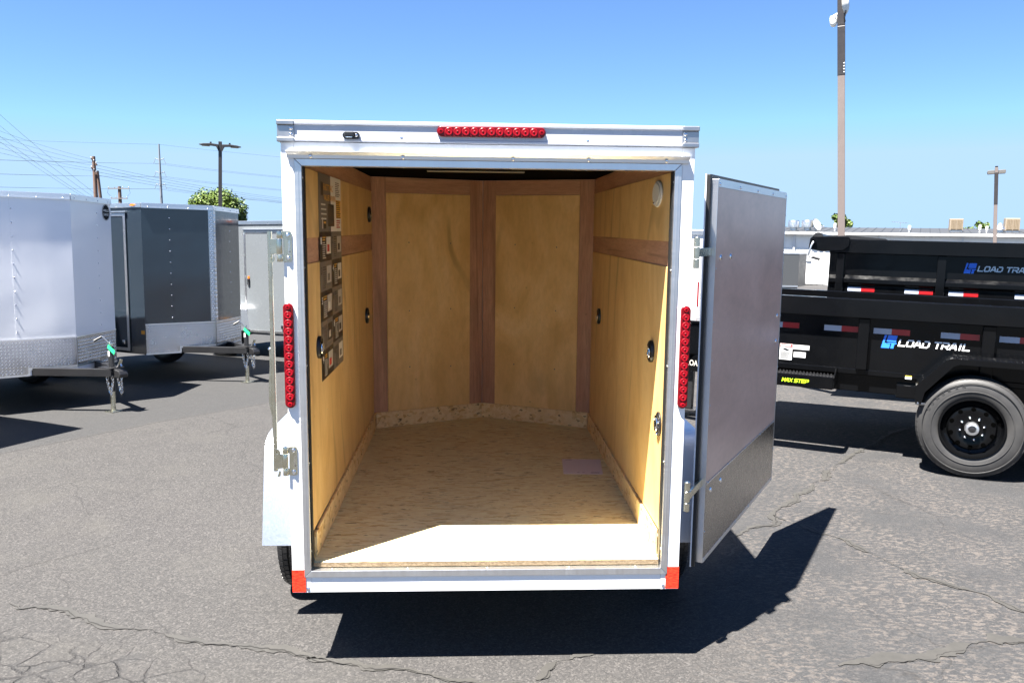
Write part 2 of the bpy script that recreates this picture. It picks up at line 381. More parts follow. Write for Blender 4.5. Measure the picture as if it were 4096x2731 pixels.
def inst(name, me, parent, loc=(0, 0, 0), rot=(0, 0, 0), scale=(1, 1, 1)):
    o = bpy.data.objects.new(name, me); C.objects.link(o); o.parent = parent
    o.location = loc; o.rotation_euler = rot; o.scale = scale; return o
def box(name, m, parent, x0, x1, y0, y1, z0, z1, bevel=None):
    return MB().box(x0, x1, y0, y1, z0, z1).build(name, m, parent, None, bevel)
def thing(name, label, cat, loc=(0, 0, 0), rot=(0, 0, 0), group=None):
    o = bpy.data.objects.new(name, None); C.objects.link(o); o.location = loc; o.rotation_euler = rot
    o.empty_display_size = 0.2
    o['label'] = label; o['category'] = cat
    if group: o['group'] = group
    return o
def tag(o, label, cat, group=None):
    o['label'] = label; o['category'] = cat
    if group: o['group'] = group
    return o
def text(name, body, m, parent, size, origin, xdir, ydir, width=None, bold=0.0, shear=0.0, align='LEFT', depth=0.0004, spacing=1.0):
    """flat lettering as a mesh; xdir/ydir are reading direction and up"""
    cu = bpy.data.curves.new(name, 'FONT'); cu.body = body; cu.size = 1.0; cu.offset = bold; cu.shear = shear
    cu.space_character = spacing; cu.extrude = 0.0; cu.resolution_u = 3
    o = bpy.data.objects.new(name, cu); C.objects.link(o)
    me = bpy.data.meshes.new_from_object(o.evaluated_get(bpy.context.evaluated_depsgraph_get()))
    bpy.data.objects.remove(o); bpy.data.curves.remove(cu)
    xs = [v.co.x for v in me.vertices]; ys = [v.co.y for v in me.vertices]
    x0, x1, y0, y1 = min(xs), max(xs), min(ys), max(ys)
    sy = size/(y1-y0); sx = (width/(x1-x0)) if width else sy
    X = Vector(xdir); Y = Vector(ydir); Z = X.cross(Y)
    for v in me.vertices:
        a = (v.co.x-x0)*sx; b = (v.co.y-y0)*sy
        v.co = Vector(origin) + X*a + Y*b + Z*depth
    me.materials.clear(); me.materials.append(m)
    o = bpy.data.objects.new(name, me); C.objects.link(o); o.parent = parent
    return o
GLY = {'L': [[(0, 1), (0, 0), (1, 0)]], 'O': [[(.16, 0), (.84, 0), (1, .2), (1, .8), (.84, 1), (.16, 1), (0, .8), (0, .2), (.16, 0)]],
 'A': [[(0, 0), (.36, 1), (.62, 1), (1, 0)], [(.22, .30), (.80, .30)]], 'D': [[(0, .62), (0, 0), (.78, 0), (1, .22), (1, .78), (.80, 1), (.22, 1)]],
 'T': [[(0, 1), (1, 1)], [(.5, .92), (.5, 0)]], 'R': [[(0, 0), (0, .60)], [(.0, 1), (.82, 1), (1, .82), (1, .56), (.82, .42), (.32, .42)], [(.55, .40), (1, 0)]],
 'I': [[(.5, 0), (.5, 1)]], 'M': [[(0, 0), (0, 1), (.5, .35), (1, 1), (1, 0)]], 'X': [[(0, 0), (1, 1)], [(0, 1), (1, 0)]],
 'S': [[(1, 1), (.12, 1), (0, .88), (0, .62), (.12, .5), (.88, .5), (1, .38), (1, .12), (.88, 0), (0, 0)]], 'E': [[(1, 1), (0, 1), (0, 0), (1, 0)], [(.05, .5), (.9, .5)]],
 'P': [[(0, 0), (0, .62)], [(0, 1), (.85, 1), (1, .86), (1, .52), (.86, .38), (.3, .38)]]}
def block_text(name, body, m, parent, u, z, width, h, y, th=0.19, shear=0.22):
    """wide squared italic lettering on a face looking along -Y"""
    n_ = sum(.25 if c == ' ' else (.45 if c == 'I' else 1.0) for c in body) + .34*(len(body)-1)
    k = width/(n_+shear*h/width); x = 0.0; t = th*h; q = 0; first = None
    for c in body:
        b = MB()
        cw = .25 if c == ' ' else (.45 if c == 'I' else 1.0)
        for path in GLY.get(c, []):
            P = [Vector((x+(.5*cw if c == 'I' else p[0])*1.0, p[1])) for p in path]
            P = [Vector((p.x*k, t/2+p.y*(h-t))) for p in P]
            for i in range(len(P)-1):
                d = (P[i+1]-P[i]).normalized(); e = Vector((-d.y, d.x))*t*.5; a0, a1 = P[i]-d*t*.42, P[i+1]+d*t*.42
                q += 1; yy = y-.0006-.00004*(q % 6)
                b.quad(*[(u+v.x+shear*v.y, yy, z+v.y) for v in (a0+e, a0-e, a1-e, a1+e)])
        x += cw+.34
        if b.v: b.build(name, m, parent)
def G(y):                                   # the lot falls gently away from the camera
    return -0.03*max(0, min(y, 12)-4.3) - 0.042*max(0, min(y, 60)-12)
def dome(r, h, n=10, rings=3, axis='y', sgn=-1):
    b = MB(); prof = [(r*math.cos(a), sgn*h*math.sin(a)) for a in [math.pi/2*i/rings for i in range(rings)]] + [(0.00005, sgn*h)]
    return b.lathe(prof, n, (0, 0, 0), axis)
SCREW = dome(0.0058, 0.0035).mesh('screw', CHROME, 60)           # faces -Y
SCREW_S = dome(0.0045, 0.003).mesh('screw', STEELGREY, 60)
NAIL = dome(0.0042, 0.0016).mesh('nail', mat('nail_grey', (0.10, 0.11, 0.12), 0.5), 60)
def rivets(pts, nrm, parent, r=0.006, h=0.004, m=None, name='rivet_row'):
    b = MB(); q = Vector(nrm).to_track_quat('Z', 'Y').to_matrix().to_4x4()
    for p in pts:
        d = dome(r, h, 7, 2, 'z', 1).xf(Matrix.Translation(Vector(p)) @ q); b.add(d.v, d.f)
    return b.build(name, m or CHROME, parent, 60, None, 'stuff')
def tread_bumps(u0, u1, v0, v1, fn, parent, name='tread_bumps', du=0.031, dv=0.0165, L=0.0130, Wd=0.0050, H=0.0036, m=None):
    """raised lozenges of tread plate; fn maps (u, v, h) to a point"""
    b = MB(); j = 0; v = v0+dv*0.5
    while v < v1-dv*0.3:
        u = u0+du*(0.3 if j % 2 else 0.8)
        while u < u1-du*0.2:
            a = R(38) if j % 2 else R(-38)
            ca, sa = math.cos(a), math.sin(a)
            P = lambda s, t, h: fn(u+s*ca-t*sa, v+s*sa+t*ca, h)
            b.add([P(-L, 0, 0.0003), P(0, -Wd, 0.0003), P(L, 0, 0.0003), P(0, Wd, 0.0003), P(-L*0.45, 0, H), P(L*0.45, 0, H)],
                  [(0, 1, 4), (1, 5, 4), (1, 2, 5), (2, 3, 5), (3, 4, 5), (3, 0, 4)])
            u += du
        v += dv; j += 1
    return b.build(name, m or BUMP, parent, 70, None, 'stuff')
def chain(path, parent, name='safety_chain', link=0.030, wid=0.0095, r=0.0032, m=None):
    b = MB(); path = [Vector(p) for p in path]
    seg = [(path[i+1]-path[i]).length for i in range(len(path)-1)]; tot = sum(seg); k = 0; d = 0.0
    while d < tot-0.001:
        t = d; i = 0
        while i < len(seg)-1 and t > seg[i]: t -= seg[i]; i += 1
        p = path[i].lerp(path[i+1], t/seg[i]); dr = (path[i+1]-path[i]).normalized()
        q = dr.to_track_quat('X', 'Z').to_matrix().to_4x4() @ Matrix.Rotation(R(90)*(k % 2)+0.4, 4, 'X')
        ring = []
        for a in range(12):
            an = 2*math.pi*a/12; cx = math.cos(an); ring.append((cx*wid + (link/2-wid)*(1 if cx > 0 else -1), math.sin(an)*wid, 0))
        tb = MB().tube(ring, r, 5, True).xf(Matrix.Translation(p) @ q); b.add(tb.v, tb.f)
        d += link-r*2.6; k += 1
    return b.build(name, m or CHROME, parent, 60)

# ------------------------------------------------------------------ ground
def make_ground():
    ys = [-60, -12, -6] + [-4+0.5*i for i in range(17)] + [4.3, 5, 6, 7, 8, 10, 12, 16, 22, 30, 40, 50, 60, 90, 200, 600]
    xs = [-600, -120, -40, -16, -8, -5, -3, -1.5, 0, 1.5, 3, 5, 8, 16, 40, 120, 600]
    b = MB()
    b.v = [(x, y, G(y)) for y in ys for x in xs]; n = len(xs)
    b.f = [(j*n+i, j*n+i+1, (j+1)*n+i+1, (j+1)*n+i) for j in range(len(ys)-1) for i in range(n-1)]
    o = b.build('ground', ASPHALT); o['kind'] = 'structure'; o['label'] = 'cracked sunlit asphalt of the sales lot'
    return o
ground = make_ground()
def ribbon(name, pts, wid, m, z, seed=1, step=0.012, gap=0.0, edge=1.0, edge_min=.06):
    """irregular strip along a polyline; both edges wander on their own, gap is the share left out"""
    rnd = random.Random(seed); P = [Vector(p) for p in pts]; out = []
    for i in range(len(P)-1):
        k = max(2, int((P[i+1]-P[i]).length/step))
        for j in range(k): out.append(P[i].lerp(P[i+1], j/k))
    out.append(P[-1]); N = len(out)
    def noise1(scale):
        kn = [rnd.uniform(-1, 1) for _ in range(int(N*step/scale)+3)]
        def f(i):
            t = i*step/scale; a = int(t); u = t-a; u = u*u*(3-2*u); return kn[a]*(1-u)+kn[a+1]*u
        return f
    c4 = random.Random(seed+500); k4 = [c4.uniform(-1, 1) for _ in range(N+2)]; c4 = lambda i: k4[i//2]
    c1, c2, wa, wb, wa2, wb2, gp = noise1(.16), noise1(.05), noise1(.12), noise1(.10), noise1(.03), noise1(.025), noise1(.14)
    b = MB()
    for i in range(N):
        t = (out[min(i+3, N-1)]-out[max(i-3, 0)]).normalized(); nn = Vector((-t.y, t.x))
        q = out[i] + nn*(.026*c1(i)+.012*c2(i)+.006*c4(i))*edge
        en = min(1, 6*i/N+.2, 6*(N-1-i)/N+.2)
        en *= min(1, max(edge_min, (gp(i)*.5+.5-gap)/.22+.5))
        a = wid*.5*en*max(.10, 1+.75*wa(i)+.45*wa2(i)); c = wid*.5*en*max(.10, 1+.75*wb(i)+.45*wb2(i))
        p0, p1 = q+nn*a, q-nn*c
        b.v += [(p0.x, p0.y, G(p0.y)+z), (p1.x, p1.y, G(p1.y)+z)]
    b.f = [(2*i, 2*i+1, 2*i+3, 2*i+2) for i in range(N-1)]
    return b.build(name, m, ground)
CR = {
 'A': [(-2.25,.647),(-2.176,.599),(-1.99,.552),(-1.899,.517),(-1.716,.419),(-1.5,.351),(-1.265,.265),(-1.135,.21),(-.894,.172),(-.601,.061)],
 'A2': [(-2.9,.55),(-2.441,.92),(-2.399,.991),(-2.345,1.075),(-2.265,1.162),(-2.187,1.262),(-2.0,1.5)],
 'B': [(4.148,4.258),(3.464,3.642),(3.072,3.267),(2.915,3.087),(2.543,2.613),(2.198,2.213),(2.067,2.049),(1.945,1.924),(1.849,1.776),(1.738,1.608),(1.609,1.517),(1.468,1.379),(1.343,1.124)],
 'B2': [(1.849,1.776),(1.877,1.661),(1.924,1.605),(1.977,1.471),(2.074,1.343),(2.146,1.198),(2.225,.996),(2.278,.85),(2.367,.713),(2.492,.582),(2.561,.444),(2.9,.05)],
 'C': [(-.782,.13),(-.603,.048),(-.494,.008),(-.409,-.007),(-.297,-.04),(-.226,-.06),(-.136,-.08),(.015,-.108),(.18,-.12)],
 'C2': [(.433,.117),(.351,.06),(.279,-.001),(.193,-.101)],
 'D': [(1.343,1.124),(1.39,.95),(1.30,.80),(1.05,.62),(.80,.50)],
 'P': [(1.45,-.01),(1.61,.004),(1.825,.024),(2.014,.10),(2.144,.15),(2.40,.17)],
}
for i, (k, wd, cw) in enumerate((('A', .042, .0050), ('B', .044, .0040), ('B2', .040, .0036), ('C', .032, .0050), ('C2', .045, .0042), ('P', .075, .0026))):
    ribbon('crack_sealant', CR[k], wd, SEAL, 0.004, 11+i, gap=.30)
    ribbon('crack', [(x+.10*wd, y-.30*wd) for x, y in CR[k]], cw, CRACKM, 0.006, 11+i, gap=.45, edge_min=.25)
for i, (k, cw) in enumerate((('A2', .0035), ('D', .0045))): ribbon('crack', CR[k], cw, CRACKM, 0.005, 71+i, gap=.30, edge_min=.3)

# ------------------------------------------------------------------ wheels
def tyre_mb(r, wd, rim, n=48):
    """axis Y, from y=0 (outer face) to y=wd"""
    h = wd
    prof = [(rim, h*0.06), (rim+0.012, 0.004), (rim+(r-rim)*0.35, -0.004+0.0), (rim+(r-rim)*0.62, 0.0), (r-0.035, h*0.03), (r-0.014, h*0.075), (r-0.004, h*0.15),
            (r, h*0.22), (r, h*0.36), (r-0.009, h*0.37), (r-0.009, h*0.41), (r, h*0.42), (r, h*0.58), (r-0.009, h*0.59), (r-0.009, h*0.63), (r, h*0.64), (r, h*0.78),
            (r-0.004, h*0.85), (r-0.014, h*0.925), (r-0.035, h*0.97), (rim+(r-rim)*0.5, h*1.0), (rim+0.012, h*0.99), (rim, h*0.94)]
    return MB().lathe(prof, n)
def tread_mb(r, wd, n=60):
    b = MB()
    for k in range(n):
        a0, a1 = 2*math.pi*(k+0.08)/n, 2*math.pi*(k+0.86)/n
        for y0, y1, sh in ((0.085, 0.22, 0.0), (0.24, 0.355, 0.35), (0.425, 0.575, 0.1), (0.645, 0.76, 0.5), (0.78, 0.915, 0.2)):
            s = sh*2*math.pi/n; rr = 0.0035; dr = 0.012 if y0 < 0.1 or y1 > 0.9 else 0.0
            vs = []
            for a in (a0+s, a1+s):
                for y in (y0, y1):
                    ed = dr if (y < 0.1 or y > 0.9) else 0.0
                    for q in (r-0.006-ed, r+rr-ed): vs.append((q*math.cos(a), y*wd, q*math.sin(a)))
            b.add(vs, [(0,1,3,2),(4,6,7,5),(0,4,5,1),(2,3,7,6),(1,5,7,3)])
    return b
def wheel(parent, loc, r, wd, rim, rimmat, tyremat, flip=False, style='steel', lugs=5, holes=0):
    """part wheel with sub-parts; outer face towards local -Y (or +Y when flip)"""
    wh = tyre_mb(r, wd, rim).build('wheel', tyremat, parent, 40)
    wh.location = loc
    if flip: wh.rotation_euler = (0, 0, math.pi)
    tread_mb(r, wd).build('tread', tyremat, wh, None, None, 'stuff')
    p = [(rim+0.006, 0.004), (rim+0.004, -0.006), (rim-0.010, -0.006), (rim-0.014, 0.012), (rim-0.022, 0.030), (rim-0.030, 0.036), (rim*0.86-0.02, 0.042), (rim*0.70, 0.012), (rim*0.56, 0.006),
         (rim*0.42, 0.018), (rim*0.30, 0.020), (0.0005, 0.020)]
    MB().lathe(p, 48).build('rim', rimmat, wh, 35)
    MB().lathe([(rim-0.001, wd*0.1), (rim-0.001, wd*0.9), (rim*0.2, wd*0.75)], 32).build('rim_barrel', rimmat, wh, 35)
    for k in range(holes):
        a = 2*math.pi*(k+0.5)/holes
        MB().lathe([(0.0005, -0.0020), (0.0145, -0.0020), (0.0165, 0.0012)], 14, (rim*0.64*math.cos(a), 0.008, rim*0.64*math.sin(a))).build('hand_hole_disc', HOLE_SHADE, wh, 30)  # black discs on the closed rim; the dark of open holes is painted
    for k in range(lugs):
        a = 2*math.pi*(k+0.3)/lugs
        MB().lathe([(0.0095, 0.0), (0.0095, -0.016), (0.006, -0.024), (0.0004, -0.026)], 6, (rim*0.37*math.cos(a), 0.018, rim*0.37*math.sin(a))).build('lug_nut', CHROME, wh, 50)
    MB().lathe([(rim*0.22, 0.021), (rim*0.215, -0.030), (rim*0.20, -0.036), (rim*0.13, -0.040), (rim*0.12, -0.034), (rim*0.10, -0.034), (0.0005, -0.034)], 28).build('hub', STEELGREY if holes else BLACKM, wh, 40)
    if holes: MB().lathe([(rim*.115, -.0345), (rim*.11, -.040), (.0004, -.043)], 18).build('hub_plug', BLACKPL, wh, 40)
    return wh

# ------------------------------------------------------------------ the open trailer
T = thing('cargo_trailer', 'white enclosed cargo trailer with its rear door open, empty plywood interior showing', 'trailer')
W, ZB, XW, L, N = 0.775, 0.33, 0.7047, 2.127, 0.3217
ZCAP, ZTOP, ZI, XI = 2.083, 2.161, 1.9965, 0.700
ZCL, ZCO = 2.0845, 0.5806
def ZF(y): return 0.446 + 0.0325*(y-0.03)/2.1
# rear posts, skirt and header
for s in (-1, 1):
    a, b_ = sorted((s*0.727, s*W))
    box('rear_post', WHITE, T, a, b_, 0.0, 0.06, ZB, ZCAP-0.001, 0.0025)
    MB().box(min(s*0.722, s*0.7755), max(s*0.722, s*0.7755), -0.0012, -0.0002, 0.333, 0.425).build('corner_reflector', RED_REF, T)
box('rear_skirt', WHITE, T, -0.7015, 0.7015, 0.003, 0.05, ZB, 0.3945, 0.001)
for s in (-1, 1):
    box('skirt_end', WHITE, T, min(s*0.702, s*0.7265), max(s*0.702, s*0.7265), 0.002, 0.05, ZB, 0.393)
    inst('screw', SCREW, T, (s*0.7135, 0.002, 0.345), (0, 0, 0), (1.3, 1.3, 1.3))
box('rear_header', WHITE, T, -0.7265, 0.7265, 0.001, 0.045, 2.023, ZCAP, 0.001)
# mitred aluminium frame of the opening
def frame_piece(name, o0, o1, i1, i0, m, y0=-0.004, y1=0.045, rt_=None):
    """quad in x,z extruded in y"""
    return MB().prism([o0, o1, i1, i0], y0, y1, 'y').build(name, m, T, None, 0.0015)
XO, ZTO, ZSI, ZSO = 0.7265, 2.0225, 0.4212, 0.3950
g = 0.0006
frame_piece('frame_jamb', (-XO, ZSO+g), (-XO, ZTO-g), (-XI, ZI-g), (-XI, ZSI+g), ALU)
frame_piece('frame_jamb', (XO, ZSO+g), (XO, ZTO-g), (XI, ZI-g), (XI, ZSI+g), ALU)
frame_piece('frame_head', (-XO+g, ZTO), (XO-g, ZTO), (XI-g, ZI), (-XI+g, ZI), ALU_H)
frame_piece('frame_sill', (-XO+g, ZSO), (XO-g, ZSO), (XI-g, ZSI), (-XI+g, ZSI), ALU_H)
box('sill_flange', ALU_H, T, -XI, XI, 0.0452, 0.075, 0.408, 0.4236)
# raised ribs along the jamb faces
for s in (-1, 1):
    box('jamb_rib', ALU, T, min(s*0.7115, s*0.7145), max(s*0.7115, s*0.7145), -0.0055, -0.0038, 0.45, 1.98)
    box('jamb_seal', RUBBER, T, min(s*0.6955, s*0.6995), max(s*0.6955, s*0.6995), 0.012, 0.044, 0.43, ZI-0.002)
for x in (-.62, -.32, 0.0, .33, .60): inst('screw', SCREW_S, T, (x, 0.016, 0.4215), (R(-90), 0, 0))
for s in (-1, 1):
    for z in (0.50, 0.86, 1.245, 1.62, 1.955): inst('screw', SCREW_S, T, (s*0.6996, 0.008, z), (0, 0, R(-90)*s))
for x in (-.665, -.325, 0.085, .365, .635): inst('screw', SCREW_S, T, (x, 0.010, ZI-0.0002), (R(90), 0, 0))
# drip rail: a bent strip standing out over the opening
MB().prism([(-0.0042, 2.0235), (-0.009, 2.0235), (-0.0105, 2.036), (-0.024, 2.0475), (-0.024, 2.0495), (-0.020, 2.0500), (0.0005, 2.041)], -0.7525, 0.7525, 'x').build('drip_rail', ALU_H, T, None, 0.0006)
for x in (-.665, -.325, 0.085, .37, .665): inst('screw', SCREW, T, (x, -0.0115, 2.030), (R(18), 0, 0), (1.15, 1.15, 1.15))
# roof rail extrusion
MB().prism([(0.002, 2.085), (-0.0045, 2.085), (-0.006, 2.088), (-0.006, 2.095), (-0.003, 2.097), (-0.0025, 2.144), (-0.009, 2.147), (-0.010, 2.158), (-0.007, 2.161), (0.04, 2.163), (0.04, 2.085)], -0.7235, 0.7235, 'x').build('roof_rail', paint('rail_white', (0.47, 0.49, 0.55), 0.25, 0, 0.2), T, None, 0.0008)
for s in (-1, 1):
    a, b_ = sorted((s*0.724, s*0.786))
    cp = box('corner_cap', metal('cap_aluminium', (0.42, 0.43, 0.45), 0.42, (1, 1, 1)), T, a, b_, -0.006, 0.06, 2.1005, 2.1425, 0.002)
    MB().box(a-0.001, b_+0.001, -0.013, 0.06, 2.143, 2.1615).build('cap_lip', MATS['cap_aluminium'], cp, None, 0.003)
    MB().box(a-0.001, b_+0.001, -0.012, 0.06, 2.0825, 2.100).build('cap_lip', MATS['cap_aluminium'], cp, None, 0.003)
    for z in (2.109, 2.131): inst('screw', SCREW, cp, (s*0.735, -0.006, z), (0, 0, 0), (1.3, 1.3, 1.3))
for x in (-.33, .365): inst('screw', SCREW, T, (x, -0.003, 2.101), (0, 0, 0), (1.2, 1.2, 1.2))
# small black licence lamp on the rail
lp = MB().prism([(-.545+.0135*math.cos(a)+(0.049 if math.cos(a) > 0 else 0.0135), 2.1085+0.0125*math.sin(a)) for a in [2*math.pi*k/20 for k in range(20)]], -0.019, -0.003, 'y').build('licence_lamp', BLACKPL, T, None, 0.002)
box('lamp_hood', BLACKPL, lp, -.536, -.502, -0.031, -0.017, 2.103, 2.1205, 0.003)
box('lamp_lens', CHROME, lp, -.532, -.507, -0.0315, -0.019, 2.099, 2.1025, 0.001)
inst('screw', SCREW, lp, (-.494, -0.0192, 2.108))
# LED lamp bars
LENS = MB().lathe([(0.0148, 0.0), (0.0146, -0.0016), (0.0125, -0.0030), (0.009, -0.0024), (0.0065, -0.0020), (0.004, -0.0028), (0.0003, -0.0030)], 18).mesh('lamp_cell', RED_LENS, 30)
LENSC = dome(0.0036, 0.0022, 10, 2).mesh('cell_core', RED_CENTRE, 60)
def led_bar(cx, cz, y, vertical):
    hl, hr = 0.2020, 0.0196
    pts = []
    for k in range(28):
        a = 2*math.pi*k/28; c, s_ = math.cos(a), math.sin(a)
        pts.append(((hl-hr)*(1 if c > 0 else -1)+hr*c, hr*s_))
    def P(u, v): return (cx+v, cz+u) if vertical else (cx+u, cz+v)
    o = MB().prism([P(*p) for p in pts], y-0.014, y, 'y').build('tail_lamp', RED_BASE, T, 30, 0.003)
    for k in range(11):
        u = -0.1575 + 0.0315*k; x, z = P(u, 0)
        q = inst('lamp_cell', LENS, o, (x, y-0.0145, z)); inst('cell_core', LENSC, o, (x, y-0.0172, z))
    for u in (-0.187, 0.187):
        x, z = P(u, 0); MB().lathe([(0.0095, -0.0145), (0.0085, -0.019), (0.0045, -0.0195), (0.004, -0.0165), (0.0003, -0.0165)], 14, (x, y, z)).build('mount_boss', RED_LENS, o, 40)
    return o
led_bar(0.0035, 2.128, -0.0020, False)
led_bar(-0.7615, 1.2845, -0.0005, True)
led_bar(0.7605, 1.2825, -0.0005, True)
# interior linings
PANEL_T = 0.006
def wall_side(s):
    def b(name, m, y0, y1, z0, z1, prd=0.0):
        a, c = sorted((s*(XW-prd), s*(XW+0.012))); return box(name, m, T, a, c, y0, y1, z0, z1, 0.001)
    b('plywood_panel', PLY, 0.046, L-0.004, 0.560, 1.6300, 0.004)
    b('batten', LAUAN_H, 0.046, L-0.004, 1.6305, 1.7295)
    b('plywood_panel', PLY, 0.046, L-0.004, 1.7300, 1.9940, 0.004)
    b('batten', LAUAN_H, 0.046, L-0.004, 1.9945, 2.0848)
    for z in (0.70, 0.98, 1.26, 1.54):
        for y in (0.45, 1.06, 1.66):
            inst('nail', SCREW_S, T, (s*(XW-0.004), y+random.uniform(-.02, .02), z+random.uniform(-.02, .02)), (0, 0, R(-90)*s), (0.55, 0.4, 0.55))
    a, c = sorted((s*(XW-0.016), s*(XW-0.005)))
    MB().prism([(0.076, 0.40), (0.076, 0.553), (L-0.010, ZCO), (L-0.010, 0.42)], a, c, 'x').build('cove_board', OSB_SIDE, T, None, 0.0012)
wall_side(-1); wall_side(1)
# nose linings: local u runs from the side corner to the apex
nl = math.hypot(XW, N); an = math.atan2(N, XW)
def nose_piece(s, name, m, u0, u1, z0, z1, prd=0.0, th=0.012):
    c, sn = math.cos(an), math.sin(an)
    def P(u, d): return (s*(-XW+u*c+d*sn)*-1*-1, L+u*sn-d*c)
    q = [P(u0, prd), P(u1, prd), P(u1, -th), P(u0, -th)]
    return MB().prism(q, z0, z1, 'z').build(name, m, T, None, 0.001)
for s in (1, -1):
    e0 = 0.098; e1 = nl-0.096
    nose_piece(s, 'batten', LAUAN, 0.002, e0-0.001, 0.560, 2.0848, 0.0)
    nose_piece(s, 'plywood_panel', PLY, e0, e1, 0.560, 1.9875, 0.004)
    nose_piece(s, 'batten', LAUAN, e1+0.001, nl-0.001, 0.560, 2.0848, 0.0)
    nose_piece(s, 'batten', LAUAN_H, e0, e1, 1.9885, 2.0848, 0.0)
    for uu in (e0+.15, e1-.14):
        for z in (0.86, 1.24, 1.665):
            cc, ss = math.cos(an), math.sin(an); inst('nail', NAIL, T, (s*(-XW+uu*cc+.0042*ss), L+uu*ss-.0042*cc, z+random.uniform(-.012, .012)), (0, 0, s*an))
    nose_piece(s, 'cove_board', OSB_SIDE, 0.014, nl-0.006, 0.44, ZCO, 0.015, -0.004)
# floor
def floor_poly(z): return [(-XW-.004, 0.0765), (XW+.004, 0.0765), (XW+.004, L), (0, L+N), (-XW-.004, L)]
fm = MB(); fp = [(-XI+.003, 0.030), (XI-.003, 0.030)] + floor_poly(0)[1:]
fp = [(-XI+.003, 0.0300), (XI-.003, 0.0300), (XI-.003, 0.070), (XW+.004, 0.0765), (XW+.004, L), (0, L+N), (-XW-.004, L), (-XW-.004, 0.0765), (-XI+.003, 0.070)]
k = len(fp)
fm.add([(x, y, ZF(y)) for x, y in fp] + [(x, y, ZF(y)-0.0205) for x, y in fp], [tuple(range(k)), tuple(range(2*k-1, k-1, -1))] + [(i, (i+1) % k, (i+1) % k+k, i+k) for i in range(k)])
fl = fm.build('floor_board', OSB, T, None, 0.002)
def m_osbedge():
    m = mat('osb_cut_edge', (0.2, 0.15, 0.08), 0.85); n = NT(m)
    n.col(n.ramp(n.noise(90, 5, 0.7, n.coords((1, 1, 2.2))), [(0.32, (0.085, 0.055, 0.028)), (0.55, (0.20, 0.145, 0.085)), (0.75, (0.27, 0.21, 0.135))])); n.bump(n.noise(150, 3, 0.6, n.coords()), 0.5, 0.002); return m
MB().box(-XI+.0035, XI-.0035, 0.0262, 0.0296, ZF(.03)-.0203, ZF(.03)-.0012).build('floor_edge', m_osbedge(), T)
# ceiling with roof bows
cpoly = [(-XW-.012, 0.046), (XW+.012, 0.046), (XW+.012, L), (0, L+N), (-XW-.012, L)]
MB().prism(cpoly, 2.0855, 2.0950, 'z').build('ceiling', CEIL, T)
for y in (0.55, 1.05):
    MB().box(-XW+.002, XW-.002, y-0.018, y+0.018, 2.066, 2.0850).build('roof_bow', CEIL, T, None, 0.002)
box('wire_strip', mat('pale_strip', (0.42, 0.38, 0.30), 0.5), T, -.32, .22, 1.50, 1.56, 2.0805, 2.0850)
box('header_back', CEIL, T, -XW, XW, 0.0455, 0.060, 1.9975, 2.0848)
# exterior skin, seen from the side only
XN = 0.775
for s in (-1, 1):
    a, b_ = sorted((s*(XW+0.0125), s*(W-0.0005)))
    box('side_panel', WHITE_PANEL, T, a, b_, 0.0605, L+0.02, ZB+0.02, 2.10)
    MB().prism([(s*(W-.0005), L+0.0205), (s*(W-.0005), L+0.05), (0, L+N+0.062), (0, L+N+0.032)], ZB+0.02, 2.10, 'z').build('nose_panel', WHITE_PANEL, T)
    a, b_ = sorted((s*(W-.02), s*(W+.012)))
    box('side_roof_trim', ALU_H, T, a, b_, 0.061, L+0.03, 2.101, 2.161, 0.002)
MB().prism([(-W, 0.041), (W, 0.041), (W, L+.03), (0, L+N+.05), (-W, L+.03)], 2.150, 2.1600, 'z').build('roof', WHITE, T)
for s in (-1, 1): box('frame_rail', BLACKM, T, s*0.62-.025, s*0.62+.025, 0.12, L, 0.335, 0.405)
for y in (0.14, 0.55, 0.95, 1.35, 1.75): box('cross_member', BLACKM, T, -.595, .595, y-.02, y+.02, 0.345, 0.405)
MB().tube([(-.80, .90, .30), (.80, .90, .30)], 0.03, 10).build('axle', BLACKM, T, 40)
for s in (-1, 1): wheel(T, (s*0.975, 0.885, 0.318), 0.318, 0.165, 0.18, CHROME, TYRE_NEW, False) if False else None
def side_wheel(s):
    wh = wheel(T, (s*0.985, 0.885, 0.318), 0.318, 0.165, 0.18, LETTER, TYRE_NEW)
    wh.rotation_euler = (0, 0, R(-90) if s < 0 else R(90))
side_wheel(-1); side_wheel(1)
for s in (-1, 1):
    prof = [(0.392, 0.372), (0.470, 0.735), (0.490, 0.785), (0.520, 0.818), (0.56, 0.838), (0.62, 0.845), (1.15, 0.845), (1.21, 0.838), (1.25, 0.818), (1.28, 0.785), (1.30, 0.735), (1.378, 0.372)]
    ins = [(y+0.004*(1 if y < .88 else -1), z-0.003) for y, z in prof]
    a, b_ = sorted((s*0.776, s*0.992))
    fe = MB().prism(prof+ins[::-1], a, b_, 'x').build('fender', ALU_F, T, 50)
    xo = s*0.992
    lipo = [(y, z) for y, z in prof]; lipi = [(0.885+(y-0.885)*0.90, z-0.035 if z > .6 else z) for y, z in prof]
    k = len(prof); b = MB(); b.add([(xo, y, z) for y, z in lipo]+[(xo, y, z) for y, z in lipi], [(i, i+1, k+i+1, k+i) for i in range(k-1)])
    b.add([(xo-s*.003, y, z) for y, z in lipo]+[(xo-s*.003, y, z) for y, z in lipi], [(i, i+1, k+i+1, k+i) for i in range(k-1)])
    b.build('fender_skirt', ALU_F, fe)
